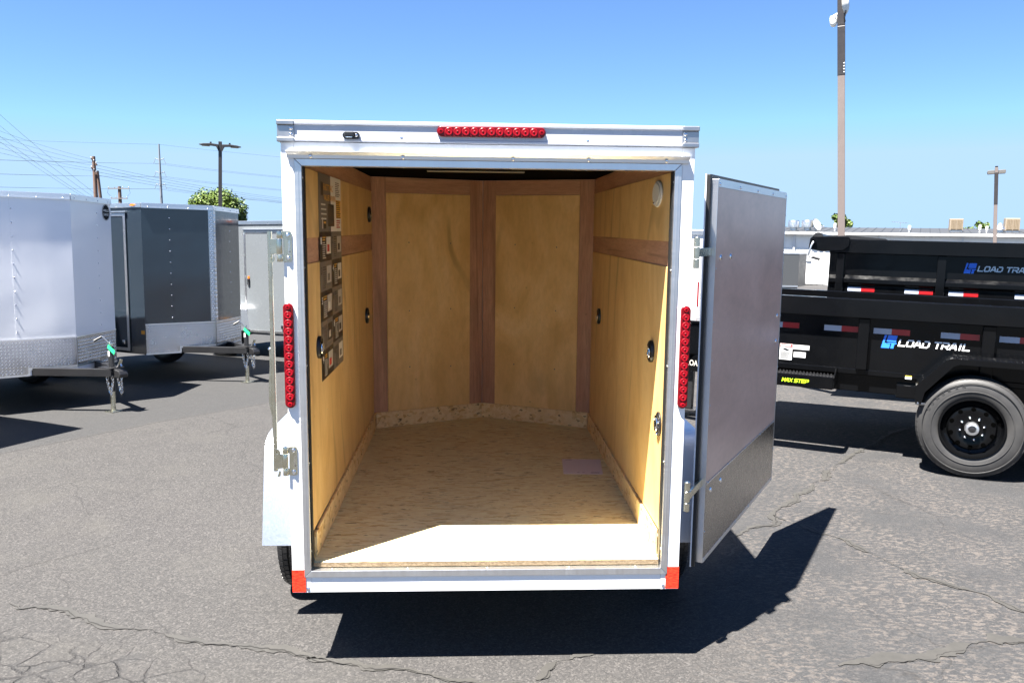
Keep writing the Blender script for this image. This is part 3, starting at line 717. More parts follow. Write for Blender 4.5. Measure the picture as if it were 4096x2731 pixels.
# tongue, coupler and jack ahead of the nose
for s in (-1, 1):
    MB().prism([(s*.50, 1.95), (s*.56, 1.95), (s*.075, 3.12), (s*.015, 3.12)], .336, .410, 'z').build('tongue_beam', BLACKM, T, None, .003)
cp_ = MB().prism([(3.06, .345), (3.24, .345), (3.27, .375), (3.24, .41), (3.06, .425)], -.048, .048, 'x').build('coupler', BLACKM, T, None, .006)
jk_ = MB().lathe([(.0003, .20), (.0265, .20), (.0265, .62), (.0003, .634)], 18, (0, 2.98, 0), 'z').build('jack', BLACKM, T, 40)
MB().lathe([(.0003, .012), (.022, .012), (.022, .21), (.0003, .21)], 18, (0, 2.98, 0), 'z').build('jack_leg', ZINC, jk_, 40); box('jack_foot', ZINC, jk_, -.055, .055, 2.925, 3.035, .0, .011, .003)
# barlock on the left post
def barlock_hinge(z0, z1, first):
    zc = (z0+z1)/2
    h = MB().prism([(-.7735, z0), (-.748, z0), (-.743, z0+.005), (-.743, z1-.005), (-.748, z1), (-.7735, z1)], -0.0055, -0.0012, 'y').build('hinge', ZINC, T, None, 0.0008)
    for z in (z0+.014, z1-.014):
        q = MB().lathe([(0.0088, 0.0), (0.0082, -0.0035), (0.0055, -0.0058), (0.0035, -0.0058), (0.0032, -0.003), (0.0002, -0.003)], 14, (-.7565, -0.0055, z)).build('hinge_bolt', CHROME, h, 35)
    text('stamped_lettering', 'IMPERIAL', CHROME, h, 0.0085, (-.7475, -0.0056, z0+.030), (0, 0, 1), (-1, 0, 0), 0.052, 0.01, 0, depth=0.0006)
    hh = (z1-z0)
    for a, b_, x in ((z0, z0+hh*.235, -.7865), (z0+hh*.25, z0+hh*.75, -.7885), (z0+hh*.765, z1, -.7865)):
        MB().lathe([(0.0002, a), (0.0105, a), (0.0112, a+.0015), (0.0112, b_-.0015), (0.0105, b_), (0.0002, b_)], 18, (x, -0.006, 0), 'z').build('hinge_knuckle', ZINC, h, 40)
    box('hinge_leaf', ZINC, h, -.782, -.772, -0.0075, -0.0045, z0+.002, z0+hh*.23); box('hinge_leaf', ZINC, h, -.782, -.772, -0.0075, -0.0045, z0+hh*.77, z1-.002)
    MB().prism([(-.826, zc-.032), (-.788, zc-.026), (-.788, zc+.026), (-.826, zc+.032)], -0.012, -0.004, 'y').build('rod_bracket', ZINC, h, None, 0.002)
    MB().prism([(-.818, z0-.003), (-.806, z0-.001), (-.803, z0+.018), (-.810, z0+.022)], -0.018, -0.013, 'y').build('cam_finger', ZINC, h, None, 0.001)
    if not first: MB().prism([(-.822, z1-.004), (-.806, z1-.010), (-.803, z1-.024), (-.812, z1-.030)], -0.019, -0.013, 'y').build('cam_finger', ZINC, h, None, 0.001)
    return h
barlock_hinge(1.642, 1.756, True); barlock_hinge(0.8145, 0.9285, False)
rod = MB().tube([(-.824, -.004, 1.755), (-.824, -.004, 1.30), (-.825, -.004, .832)], 0.0088, 14).build('lock_rod', ZINC, T, 40)
MB().prism([(-.8395, 1.318), (-.833, 1.318), (-.8325, 1.20), (-.834, 1.10), (-.832, 1.055), (-.837, 1.05), (-.845, 1.10), (-.8445, 1.17), (-.839, 1.24)], -0.002, 0.003, 'y').build('rod_handle', ZINC, rod, None, 0.001)
for z in (1.31,): inst('screw', SCREW, rod, (-.837, -0.002, z), (0, 0, 0), (1.1, 1.6, 1.1))
# tie-down rings and vent on the linings
def tiedown(s, y, z, r=0.047):
    x = s*(XW-0.0045)
    o = MB().lathe([(r, 0.0), (r*1.0, -0.008), (r*0.95, -0.013), (r*0.84, -0.014), (r*0.72, -0.008), (r*0.30, -0.002), (0.0005, -0.002)], 30, (0, 0, 0), 'y').xf(Matrix.Translation((x, y, z)) @ Matrix.Rotation(R(-90)*s, 4, 'Z')).build('tie_down', BLACKPL, T, 40)
    ring = [(x-s*0.016, y+r*0.44*math.cos(2*math.pi*k/18), z-0.003+r*0.52*math.sin(2*math.pi*k/18)) for k in range(18)]
    MB().tube(ring, 0.0038, 7, True).build('ring', CHROME, o, 50)
    a, b_ = sorted((x, x-s*0.013)); box('ring_clip', CHROME, o, a, b_, y-.012, y+.012, z-.006, z+.007, 0.002)
for s, y, z in ((-1, .256, 1.28), (-1, 1.785, 1.25), (-1, 1.952, 1.848), (1, .293, 1.262), (1, 1.775, 1.254)): tiedown(s, y, z)
# frosted lamp plate near the right jamb
o = MB().prism([(0.110+0.040*math.cos(2*math.pi*k/24), 0.990+0.050*math.sin(2*math.pi*k/24)) for k in range(24)], XW-0.014, XW-0.0045, 'x').build('wall_recess', BLACKPL, T, 30, 0.003)
MB().tube([(XW-0.020, 0.110+0.024*math.cos(2*math.pi*k/18), 0.992+0.030*math.sin(2*math.pi*k/18)) for k in range(18)], 0.004, 7, True).build('ring', CHROME, o, 50)
for dy, dz in ((-.024, .012), (.024, .012), (0, -.040)): MB().lathe([(0.006, 0), (0.005, -0.005), (0.0003, -0.006)], 10, (0, 0, 0), 'y').xf(Matrix.Translation((XW-0.014, 0.11+dy, 0.99+dz)) @ Matrix.Rotation(R(-90), 4, 'Z')).build('bolt', CHROME, o, 40)
o = MB().prism([(0.265+0.082*math.cos(2*math.pi*k/32), 1.921+0.054*math.sin(2*math.pi*k/32)) for k in range(32)], XW-0.013, XW-0.0045, 'x').build('vent_cover', OFFWHITE, T, 30, 0.004)
MB().prism([(0.270+0.066*math.cos(2*math.pi*k/32), 1.923+0.043*math.sin(2*math.pi*k/32)) for k in range(32)], XW-0.0165, XW-0.0135, 'x').build('vent_plate', OFFWHITE, o, 30, 0.002)
inst('screw', SCREW, o, (XW-0.0165, 0.30, 1.883), (0, 0, R(-90)))
# right side door hinges
for z0, z1 in ((1.629, 1.749), (0.656, 0.778)):
    h = None
    for k, (a, b_) in enumerate(((z0, z0+.036), (z0+.038, z1-.038), (z1-.036, z1))):
        q = MB().lathe([(0.0002, a), (0.0105, a), (0.0118, a+.0015), (0.0118, b_-.0015), (0.0105, b_), (0.0002, b_)], 18, (0.797, 0.004, 0), 'z').build('hinge' if h is None else 'hinge_knuckle', ZINC, T if h is None else h, 40)
        if h is None: h = q
    zc = (z0+z1)/2
    MB().prism([(0.8, 0.006), (0.806, 0.0), (0.868, 0.115), (0.945, 0.245), (0.935, 0.250), (0.860, 0.122)], zc-.016, zc+.016, 'z').build('hinge_strap', ZINC, h, None, 0.001)
# the open door (local x along the door, local y towards its outside)
DA = R(58.283); DW, DZ0, DZ1, DT = 1.38, 0.364, 1.980, 0.030
door = MB().box(0.004, DW-0.002, 0.0012, DT+0.010, DZ0+0.002, DZ1-0.002).build('door', ALU, T, None, 0.001)
door.location = (0.9203, 0.1781, 0); door.rotation_euler = (0, 0, DA)
def db(name, m, *a, bevel=None): return box(name, m, door, *a, bevel=bevel)
db('edge_trim', ALU, -0.0005, 0.0035, -0.002, DT, DZ0, DZ1, bevel=0.0008)
db('edge_trim', ALU, DW-0.0015, DW+0.003, -0.003, DT, DZ0, DZ1, bevel=0.0008)
db('face_trim', ALU_H, 0.004, DW-0.002, -0.004, 0.001, DZ1-0.032, DZ1+0.001, bevel=0.0008)
db('face_trim', ALU_H, 0.004, DW-0.002, -0.004, 0.001, DZ0, DZ0+0.020, bevel=0.0008)
db('face_trim', ALU, DW-0.014, DW-0.002, -0.0035, 0.001, DZ0+0.021, DZ1-0.033)
db('lining_panel', DOORPLY, 0.0045, DW-0.0145, -0.0025, 0.0010, 0.7165, DZ1-0.0325)
db('kick_plate', KICK, 0.0045, DW-0.0145, -0.0032, 0.0010, DZ0+0.0205, 0.7155)
db('kick_edge', ALU_H, 0.0045, DW-0.0145, -0.0050, -0.0033, 0.708, 0.7155)
db('outer_skin', WHITE_PANEL, -0.022, DW+0.004, DT+0.0105, DT+0.016, DZ0-0.018, DZ1+0.020)
db('door_seal', RUBBER, -0.021, -0.006, DT-0.004, DT+0.0102, DZ0-0.016, DZ1+0.018, bevel=0.002)
db('door_seal', RUBBER, -0.0055, DW-0.06, DT-0.004, DT+0.0102, DZ1+0.003, DZ1+0.019, bevel=0.002)
for k in range(5): inst('screw', SCREW, door, (0.014+0.336*k, -0.004, DZ1-0.020), (0, 0, 0), (1.2, 1.2, 1.2))
for k, z in enumerate((1.62, 1.40, 1.24, 0.97, 1.05, 0.72, 0.50)): inst('screw', SCREW_S, door, (0.012, -0.0028, z), (0, 0, 0), (0.9, 1, 0.9))
for k in range(6): inst('screw', SCREW_S, door, (0.02+0.265*k, -0.004, DZ0+0.010))
for k in range(5): inst('screw', SCREW_S, door, (0.03+0.325*k, -0.005, 0.712))
for k, z in enumerate((1.86, 1.6, 1.31, 1.02, 0.8, 0.55)): inst('screw', SCREW_S, door, (DW-0.008, -0.0035, z))
for x, z in ((.075, 1.664), (.235, 1.664), (.075, .668), (.235, .668), (1.285, 1.315), (1.285, 1.175)):
    MB().lathe([(0.0125, 0.0), (0.0120, -0.002), (0.0085, -0.0045), (0.0048, -0.0045), (0.0044, -0.002), (0.0003, -0.002)], 18, (x, -0.0030, z)).build('carriage_bolt', CHROME, door, 35)
for z in (0.40, 1.18, 1.9): box('door_bumper', BLACKPL, door, 0.95, 0.99, DT+.0165, DT+.045, z-.02, z+.02, 0.004) if z == 1.18 else None

# poster stuck on the left lining, facing +X
PX = -XW+0.0046
po = MB().box(PX, PX+0.0006, 0.322, 0.893, 1.122, 1.995).build('wall_poster', mat('poster_ground', (0.155, 0.132, 0.105), 0.4))
tag(po, 'tall brown and white instruction poster on the plywood wall inside the trailer', 'poster')
PW = mat('poster_white', (0.780, 0.735, 0.675), 0.4); PD = mat('poster_dark', (0.030, 0.022, 0.017), 0.4); PG = mat('poster_grey', (0.182, 0.155, 0.128), 0.4)
PO = mat('poster_orange', (0.825, 0.405, 0.045), 0.4); PR = mat('poster_red', (0.675, 0.045, 0.030), 0.4); PS = mat('poster_silver', (0.495, 0.450, 0.390), 0.4); PLI = mat('poster_rule', (0.714, 0.663, 0.578), 0.4)
LAY = {}
def pq(name, m, y0, y1, z0, z1, lay=1, parent=None):
    x = PX+0.0006+0.0003*lay
    return MB().quad((x, y0, z0), (x, y1, z0), (x, y1, z1), (x, y0, z1)).build(name, m, parent or po)
def plines(y0, y1, z1, n, dz, m, lay=3, h=0.35, parent=None):
    b = MB(); x = PX+0.0006+0.0003*lay
    for k in range(n):
        e = y1-(y1-y0)*random.uniform(0, .35); za = z1-k*dz
        b.quad((x, y0, za-dz*h*1.4), (x, e, za-dz*h*1.4), (x, e, za), (x, y0, za))
    return b.build('text_lines', m, parent or po)
ym = 0.610
pq('headline_panel', PG, 0.322, ym, 1.752, 1.995); pq('notes_panel', PW, ym, 0.893, 1.752, 1.995)
pq('badge', PD, 0.372, 0.428, 1.905, 1.960, 2)
TX, TY = (0, 1, 0), (0, 0, 1)
text('headline', 'FASTTRAC', PO, po, 0.028, (PX+.0020, 0.432, 1.927), TX, TY, 0.235, 0.012)
text('headline', 'VALUE-DRIVEN', PO, po, 0.025, (PX+.0020, 0.432, 1.885), TX, TY, 0.30, 0.012)
for k, tw in enumerate((.13, .12, .145, .13)): plines(.372, .372+tw*1.15, 1.870-.020*k, 1, .012, PLI)
pq('product_picture', PD, 0.535, 0.695, 1.775, 1.872, 2); pq('product_nose', mat('poster_brown', (0.06, 0.045, 0.034), 0.4), 0.535, 0.64, 1.785, 1.866, 3)
plines(.735, .87, 1.975, 8, .0085, PG); pq('notes_box', PO, .748, .885, 1.812, 1.895, 2); plines(.758, .88, 1.889, 9, .0088, PD, 3, .28); plines(.755, .86, 1.803, 4, .010, PR)
pq('spray_can', PLI, .395, .410, 1.765, 1.812, 2); pq('can_label', PD, .42, .485, 1.765, 1.802, 2); pq('can_name', PO, .425, .48, 1.787, 1.796, 3)
for i in range(10):
    r_, c_ = divmod(i, 2); zt = 1.752-0.126*r_; zb = zt-0.126; y0, y1 = (0.322, ym) if c_ == 0 else (ym, 0.893)
    dk = (r_+c_) % 2 == 0
    cell = pq('step_panel', PD if dk else PG, y0, y1, zb, zt, 1)
    w_ = y1-y0
    pq('step_picture', (PS if i % 3 else PLI) if i not in (6,) else PD, y0+w_*.55, y1-w_*.06, zb+.030, zt-.022, 2)
    pq('picture_detail', (PR, PD, PG, PD, PLI, PG, PS, PD, PR, PG)[i], y0+w_*.62, y0+w_*.80, zb+.040, zt-.055, 3)
    text('step_number', str(i+1), LETTER if dk else PD, po, 0.030, (PX+.0020, y0+w_*.06, zt-.052), TX, TY, w_*.09 if i < 9 else w_*.16, .02)
    plines(y0+w_*.22, y0+w_*.50, zt-.022, 2, .010, PO if dk else PD); plines(y0+w_*.22, y0+w_*.52, zt-.045, 8, .0092, PLI if dk else PD, 3, .25)
# paper lying on the floor
pa = MB(); pp = [(0.428, 1.147), (0.641, 1.137), (0.667, 1.407), (0.449, 1.418)]
pa.add([(x, y, ZF(y)+0.0012) for x, y in pp]+[(x, y, ZF(y)+0.0030) for x, y in pp], [(0, 1, 2, 3), (4, 5, 6, 7), (0, 1, 5, 4), (1, 2, 6, 5), (2, 3, 7, 6), (3, 0, 4, 7)])
pa = tag(pa.build('paper_sheet', PAPER), 'pale printed sheet lying on the trailer floor near the right wall', 'paper')
bm_ = MB(); 
def pf(a, b_):  # point on the sheet
    x = pp[0][0]*(1-a)*(1-b_)+pp[1][0]*a*(1-b_)+pp[2][0]*a*b_+pp[3][0]*(1-a)*b_; y = pp[0][1]*(1-a)*(1-b_)+pp[1][1]*a*(1-b_)+pp[2][1]*a*b_+pp[3][1]*(1-a)*b_
    return (x, y, ZF(y)+0.0034)
for a0, a1, b0, b1 in ((.70, .92, .06, .10), (.08, .25, .92, .94), (.35, .42, .09, .11), (.48, .55, .09, .11)): bm_.quad(pf(a0, b0), pf(a1, b0), pf(a1, b1), pf(a0, b1))
bm_.build('printed_lines', mat('faint_ink', (0.22, 0.17, 0.18), 0.6), pa)

# ------------------------------------------------------------------ parked V-nose trailers
def basis(loc, ang, slope=-0.03):
    """matrix of an object standing on the falling ground (slope dz/dy)"""
    nrm = Vector((0, -slope, 1)).normalized()
    h = Vector((math.cos(ang), math.sin(ang), math.sin(ang)*slope)).normalized()
    l_ = nrm.cross(h).normalized(); M = Matrix((h, l_, nrm)).transposed().to_4x4(); M.translation = Vector(loc); return M
def parked(name, label, loc, ang, skin, apex, rear, side_door, strip, badge, tagged, wave_edge=True, group='parked V-nose cargo trailers', zoff=0.0, zt=2.078, handle=True):
    t = thing(name, label, 'trailer', (0, 0, 0), (0, 0, 0), group)
    t.matrix_world = basis((loc[0], loc[1], G(loc[1])+zoff), ang)
    w_, n_ = 0.732, 0.333; zb = 0.355; zr = zt-0.052
    ax = -apex; cx = ax-n_; rx = cx-rear; nl_ = math.hypot(w_, n_)
    for s in (-1, 1):
        sw = MB().box(rx, cx, min(s*w_, s*(w_-.03)), max(s*w_, s*(w_-.03)), zb, zr).build('side_wall', skin, t)
        c, sn = n_/nl_, w_/nl_
        def P(u, d, s=s): return (ax-u*c+d*sn, s*(u*sn+d*c))            # u from apex to corner, d outwards
        def PZ(u, z, d, s=s): a = P(u, d, s); return (a[0], a[1], z)
        seam = 0.50
        for u0, u1, dd in ((0.0, seam+.012, 0.0012), (seam, nl_, 0.0)):
            q = [P(u0, dd), P(u1, dd), P(u1, -.03), P(u0, -.03)]
            MB().prism(q, zb, zr, 'z').build('nose_panel', skin, t)
        rivets([PZ(seam, 0.775+k*0.127, 0.0012) for k in range(10)], (sn, s*c, 0), t, 0.0075, 0.005)
        q = [P(0, .012), P(nl_, .012), P(nl_, -.03), P(0, -.03)]
        MB().prism(q, zr, zt, 'z').build('roof_trim', ALU_H, t, None, 0.002)
        q = [P(0, .016), P(nl_, .016), P(nl_, .0), P(0, .0)]
        MB().prism(q, zr-.004, zr+.008, 'z').build('trim_lip', ALU_H, t)
        rivets([PZ(0.06+k*0.225, zr+.016, 0.013) for k in range(4)], (sn, s*c, 0), t, 0.007, 0.005)
        MB().box(rx, cx, min(s*w_, s*(w_+.012)), max(s*w_, s*(w_+.012)), zr, zt).build('roof_trim', ALU_H, t, None, 0.002)
        rivets([(cx-.1-k*.3, s*(w_+.012), zr+.016) for k in range(8)], (0, s, 0), t, 0.007, 0.005)
        # stone guard of tread plate, cut away over the tongue
        st = 0.425; pts = [(0.002, 0.405), (0.002, 0.700), (nl_-.004, 0.700), (nl_-.004, zb), (st, zb), (st, 0.425)]
        b = MB(); k = len(pts)
        b.add([PZ(u, z, 0.004) for u, z in pts]+[PZ(u, z, 0.0015) for u, z in pts], [tuple(range(k)), tuple(range(2*k-1, k-1, -1))]+[(i, (i+1) % k, (i+1) % k+k, i+k) for i in range(k)])
        sg = b.build('stone_guard', PLATE, t)
        tread_bumps(0.02, nl_-.02, 0.435, 0.690, lambda u, v, h, s=s: PZ(u, v, 0.004+h, s), sg)
        tread_bumps(st+.03, nl_-.02, zb+.02, 0.435, lambda u, v, h, s=s: PZ(u, v, 0.004+h, s), sg)
        for u0, u1, z0, z1 in ((0.002, nl_, 0.694, 0.706), (st-.012, nl_, zb-.004, zb+.014), (st-.014, st+.002, zb+.014, 0.43), (0.004, st-.014, 0.408, 0.428)):
            MB().prism([P(u0, .007), P(u1, .007), P(u1, .0042), P(u0, .0042)], z0, z1, 'z').build('guard_trim', ALU_H, sg)
        # tongue beam
        be = Vector((-0.40, 0, 0)); 
        p0, p1 = Vector((cx-.15, s*0.47, 0)), Vector((0.06, s*0.045, 0)); d = (p1-p0).normalized(); nn = Vector((-d.y, d.x, 0))*0.025
        MB().prism([tuple((p0+nn)[:2]), tuple((p1+nn)[:2]), tuple((p1-nn)[:2]), tuple((p0-nn)[:2])], 0.352, 0.425, 'z').build('tongue_beam', BLACKM, t, None, 0.003)
        wheel(t, (cx-1.5, s*(w_+.19), 0.325), 0.325, 0.19, 0.18, LETTER, TYRE_NEW, s > 0, lugs=0)
        prof = [(-.42, .42), (-.36, .72), (-.28, .78), (.28, .78), (.36, .72), (.42, .42)]; pin = [(a*.985, z-.006) for a, z in prof]
        MB().prism([(cx-1.5+a, z) for a, z in prof+pin[::-1]], min(s*(w_+.001), s*(w_+.21)), max(s*(w_+.001), s*(w_+.21)), 'y').build('fender', ALU_F, t, 40)
    if strip:
        for s in (-1, 1):
            q = [(ax+.0065, 0), P(0.0, .006, s), P(0.058, .006, s), P(0.058, .002, s), (ax+.001, 0)]
            st_ = MB().prism(q, 0.708, zr-.006, 'z').build('nose_strip', PLATE, t)
            tread_bumps(0.005, 0.056, 0.72, zr-.01, lambda u, v, h, s=s: (P(u, .006+h, s)[0], P(u, .006+h, s)[1], v), st_, du=0.026, dv=0.0262, L=.015, Wd=.008, H=.005)
    MB().box(rx-.03, rx, -w_, w_, zb, zr).build('rear_wall', skin, t)
    MB().prism([(rx-.02, -w_), (cx, -w_), (ax, 0), (cx, w_), (rx-.02, w_)], zt-.012, zt-.002, 'z').build('roof', WHITE, t)
    MB().prism([(rx, -w_+.05), (cx, -w_+.05), (ax-.05, 0), (cx, w_-.05), (rx, w_-.05)], zb+.002, zb+.05, 'z').build('floor_frame', BLACKM, t)
    MB().tube([(cx-1.5, -w_-.05, .32), (cx-1.5, w_+.05, .32)], .03, 8).build('axle', BLACKM, t)
    # coupler, jack, chains
    cp = MB().prism([(-.06, .40), (.05, .42), (.09, .425), (.145, .405), (.165, .375), (.16, .345), (.05, .335), (-.06, .35)], -.048, .048, 'y').build('coupler', BLACKM, t, None, 0.008)
    MB().tube([(.06, 0, .42), (.085, 0, .455), (.12, 0, .475), (.135, .0, .45)], .008, 7).build('latch', CHROME, cp, 50)
    MB().prism([(.10, .47), (.125, .52), (.14, .515), (.12, .46)], -.012, .012, 'y').build('latch_lever', ZINC, cp, None, .002)
    jk = MB().lathe([(.0003, .20), (.0265, .20), (.0265, .62), (.023, .632), (.0003, .634)], 18, (0, 0, 0), 'z').build('jack', BLACKM, t, 40)
    MB().lathe([(.0003, .012), (.022, .012), (.022, .21), (.0003, .21)], 18, (0, 0, 0), 'z').build('jack_leg', ZINC, jk, 40)
    MB().box(-.055, .055, -.055, .055, .0, .011).build('jack_foot', ZINC, jk, None, .003)
    MB().lathe([(.0003, .632), (.015, .632), (.017, .655), (.010, .675), (.0003, .678)], 12, (0, 0, 0), 'z').build('jack_cap', ZINC, jk, 40)
    box('jack_decal', LETTER, jk, -.010, .012, -.0278, -.0268, .54, .59)
    box('jack_plate', BLACKM, t, -.10, .08, -.075, .075, .4255, .434)
    if handle: MB().tube([(0, 0, .665), (-.015, -.02, .672), (-.035, -.045, .715), (-.045, -.06, .728)], .007, 8).build('jack_handle', STEELGREY, jk, 50); MB().tube([(-.045, -.06, .728), (-.085, -.115, .690)], .011, 10).build('jack_grip', BLACKPL, jk, 50)
    for s, dx in ((-1, .055), (1, .075)):
        y0 = s*.05
        chain([(dx, y0, .40), (dx, y0-.01*s, .30), (dx-.012, y0+.004, .22), (dx-.028, y0+.010, .165), (dx-.05, y0+.012, .22), (dx-.06, y0, .30), (dx-.062, y0, .345)], t)
    if tagged: 
        tg = MB().prism([(.012, .655), (.10, .600), (.085, .560), (-.002, .622)], -.040, -.0385, 'y').build('key_tag', GREEN, t)
        MB().tube([(0, -.02, .65), (.008, -.035, .645)], .004, 6).build('tag_tie', GREEN, tg)
    # reflections: hinges of the curb side door
    if side_door:
        d1 = cx-side_door[0]; d0 = d1-0.80; z0, z1 = 0.385, side_door[1]
        dr = MB().box(d0, d1, -w_-.014, -w_-.001, z0, z1).build('side_door', skin, t)
        fw_ = 0.035
        for a in ((d0, d1, z1-fw_, z1), (d0, d1, z0, z0+fw_), (d0, d0+fw_, z0+fw_, z1-fw_), (d1-fw_, d1, z0+fw_, z1-fw_)):
            box('door_frame', ALU, dr, a[0], a[1], -w_-.019, -w_-.0142, a[2], a[3], .001)
        box('door_drip', ALU_H, dr, d0-.02, d1+.02, -w_-.030, -w_-.001, z1+.006, z1+.022, .002)
        rv = [(x, -w_-.019, z0+.05+k*(z1-z0-.1)/9) for k in range(10) for x in (d0+.012, d1-.012)]+[(d0+.06+k*.17, -w_-.019, z) for k in range(5) for z in (z0+.016, z1-.016)]
        rivets(rv, (0, -1, 0), dr, .006, .004)
        hx = d1-.13 if side_door[2] == 'r' else d0+.085
        lk = box('door_lock', BLACKPL, dr, hx-.022, hx+.022, -w_-.034, -w_-.0145, 1.075, 1.165, .008)
        box('lock_handle', CHROME, lk, hx-.012, hx+.012, -w_-.040, -w_-.0345, 1.085, 1.110, .003); box('lock_top', AMBER if side_door[2] == 'o' else LETTER, lk, hx-.018, hx+.018, -w_-.024, -w_-.0145, 1.168, 1.20)
        for z in (z0+.10,): box('door_hold', CHROME, dr, d1-.10, d1-.06, -w_-.040, -w_-.020, z-.025, z+.025, .006)
    ml = MB().prism([(cx-.12+.038*math.cos(a), zr+.028+.011*math.sin(a)) for a in [2*math.pi*k/16 for k in range(16)]], -w_-.022, -w_-.0125, 'y').build('marker_lamp', AMBER, t, 30)
    box('amber_reflector', mat('amber_reflector', (.55, .24, .02), .3), t, cx-.070, cx-.010, -w_-.0016, -w_-.0002, .585, .630)
    if badge:
        s = 1; q = Vector((w_/nl_, n_/nl_, 0)); u0 = 0.700
        c0 = Vector((P(u0, .0018, 1)[0], P(u0, .0018, 1)[1], 1.935)); tx = Vector((-n_/nl_, w_/nl_, 0))
        vs = [c0+tx*.083*math.cos(2*math.pi*k/28)+Vector((0, 0, .083*math.sin(2*math.pi*k/28))) for k in range(28)]
        bd = MB().add([tuple(v) for v in vs], [tuple(range(28))]).build('badge', mat('badge_black', (.004, .005, .007), .6, 0, .1), t)
        for body, dz in (('WELLS', .008), ('CARGO', -.034)): text('badge_lettering', body, LETTER, bd, .024, tuple(c0-tx*.058+Vector((0, 0, dz))), tuple(tx), (0, 0, 1), .116, .0, depth=.0008)
        ring = [c0+tx*.077*math.cos(2*math.pi*k/28)+Vector((0, 0, .077*math.sin(2*math.pi*k/28)))+q*.0006 for k in range(28)]
        MB().tube(ring, .0014, 4, True).build('badge_ring', LETTER, bd)
    return t
A1, A2 = -0.473, -0.520
parked('cargo_trailer', 'pale white V-nose cargo trailer at the left edge with a round black badge', (-3.5197, 4.8023), A1, WHITE_PANEL, 0.472, 2.5, None, False, True, True)
parked('cargo_trailer', 'dark charcoal V-nose cargo trailer with a bright tread-plate strip down its nose', (-2.7364, 6.6236), A2, CHARCOAL, 0.488, 2.5, (0.25, 1.965, 'l'), True, False, True)
parked('cargo_trailer', 'plain pewter grey cargo trailer with closed side door, half hidden behind the open white trailer', (-1.32, 8.75), A2, PEWTER, 0.488, 2.3, (0.36, 1.86, 'o'), False, False, False, True, 'parked V-nose cargo trailers', -0.02, 2.0)

# ------------------------------------------------------------------ dump trailers
EA = math.atan2(-0.48, 0.877)
def dumper(name, label, off, wheel_us, u0, u1, width, zs, tapes, stakes, near):
    """local x to the right along the side, y away from us; side sheet in the plane y=0"""
    t = thing(name, label, 'trailer', group='black dump trailers')
    e = Vector((math.cos(EA), math.sin(EA), 0)); nn = Vector((-math.sin(EA), math.cos(EA), 0))
    p = Vector((3.60, 2.46, 0 if near else -0.095)) + nn*off
    M = Matrix.Translation(p) @ Matrix.Rotation(EA, 4, 'Z') @ Matrix.Rotation(R(0.6), 4, 'Y') @ Matrix.Rotation(R(-1.9), 4, 'X'); t.matrix_world = M
    zb, zr, zt = zs
    box('top_rail', BLACKP, t, u0, u1, -.075, .035, zr, zt, .006)
    box('top_rail', BLACKP, t, u0, u1, width-.035, width+.075, zr, zt, .006)
    if near:
        box('side_sheet', BLACKP, t, u0, u1, 0, .008, zb, zr)
    else:
        pr = [(0, zb), (0, zb+.10), (-.028, zb+.125), (-.028, zb+.165), (0, zb+.20), (0, zr), (.008, zr), (.008, zb)]
        MB().prism(pr, u0+.01, u1, 'x').build('side_sheet', BLACKP, t)
    box('side_sheet', BLACKP, t, u0, u1, width-.008, width, zb, zr)
    box('front_sheet', BLACKP, t, u0, u0+.008, .009, width-.009, zb, zt-.03); box('bed_floor', BLACKP, t, u0+.009, u1, .009, width-.009, zb, zb+.02)
    for a, b_ in stakes: box('side_stake', BLACKP, t, a, b_, -.055, -.0005, zb, zr-.001, .006)
    box('bed_rail', BLACKP, t, u0, u1, -.012, .05, zb-.045, zb-.001, .005)
    return t
ND = dumper('dump_trailer', 'black dump trailer nearest the open door, wheel showing, with white lettering on its side', 0.30, (-.08,), -1.95, 3.0, 1.50, (0.69, 1.095, 1.243),
            None, [(-1.72, -1.64), (-.905, -.824), (-.054, .032), (.80, .88), (1.65, 1.73), (2.5, 2.58)], True)
FD = dumper('dump_trailer', 'taller black dump trailer standing behind the nearer one, with a hand-cranked tarp', 2.70, (), -1.375, 3.6, 1.9, (1.20, 1.63, 1.775),
            None, [(-1.298, -1.222), (-.348, -.268), (.60, .68), (1.55, 1.63), (2.5, 2.58)], False)
def logo(t, u, z, s=1.0, y=-0.0012):
    """two-part blue mark followed by the name"""
    k = s; sh = .10*k
    def sheared(pts): return [(u+(a+.18*b)*k, z+b*k) for a, b in pts]
    for m, pts in ((BLUE, [(0, 0), (.058, 0), (.058, .034), (.030, .034), (.030, .040), (.014, .040), (.020, .101), (.002, .101)]),
                   (BLUE, [(.066, 0), (.088, 0), (.088, .034), (.100, .034), (.100, .044), (.036, .044), (.036, .038), (.066, .038)]),
                   (BLUE, [(.028, .052), (.094, .052), (.094, .101), (.028, .101)])):
        MB().prism(sheared(pts), y-.0008, y, 'y').build('logo_mark', m, t)
    block_text('letter', 'LOAD TRAIL', LETTER, t, u+.122*k, z+.020*k, .480*k, .056*k, y, .20)
logo(ND, -.734, .872); logo(FD, -.108, 1.468)
def tape(t, u, z, wd=.129, h=.044, y=-.0012, swap=False):
    o = MB().box(u, u+wd, y-.0006, y, z-h, z).build('reflective_tape', TAPE_W, t)
    MB().box(u+wd+.0005, u+2*wd, y-.0006, y, z-h, z).build('red_tape', TAPE_R, o)
for u in (-1.61, -1.16, -.796, -.327, .059, .45, .92, 1.32): tape(ND, u, 1.022)
for u in (-1.174, -.627, -.224, .352, .76, 1.3): tape(FD, u, 1.280, .131, .044)
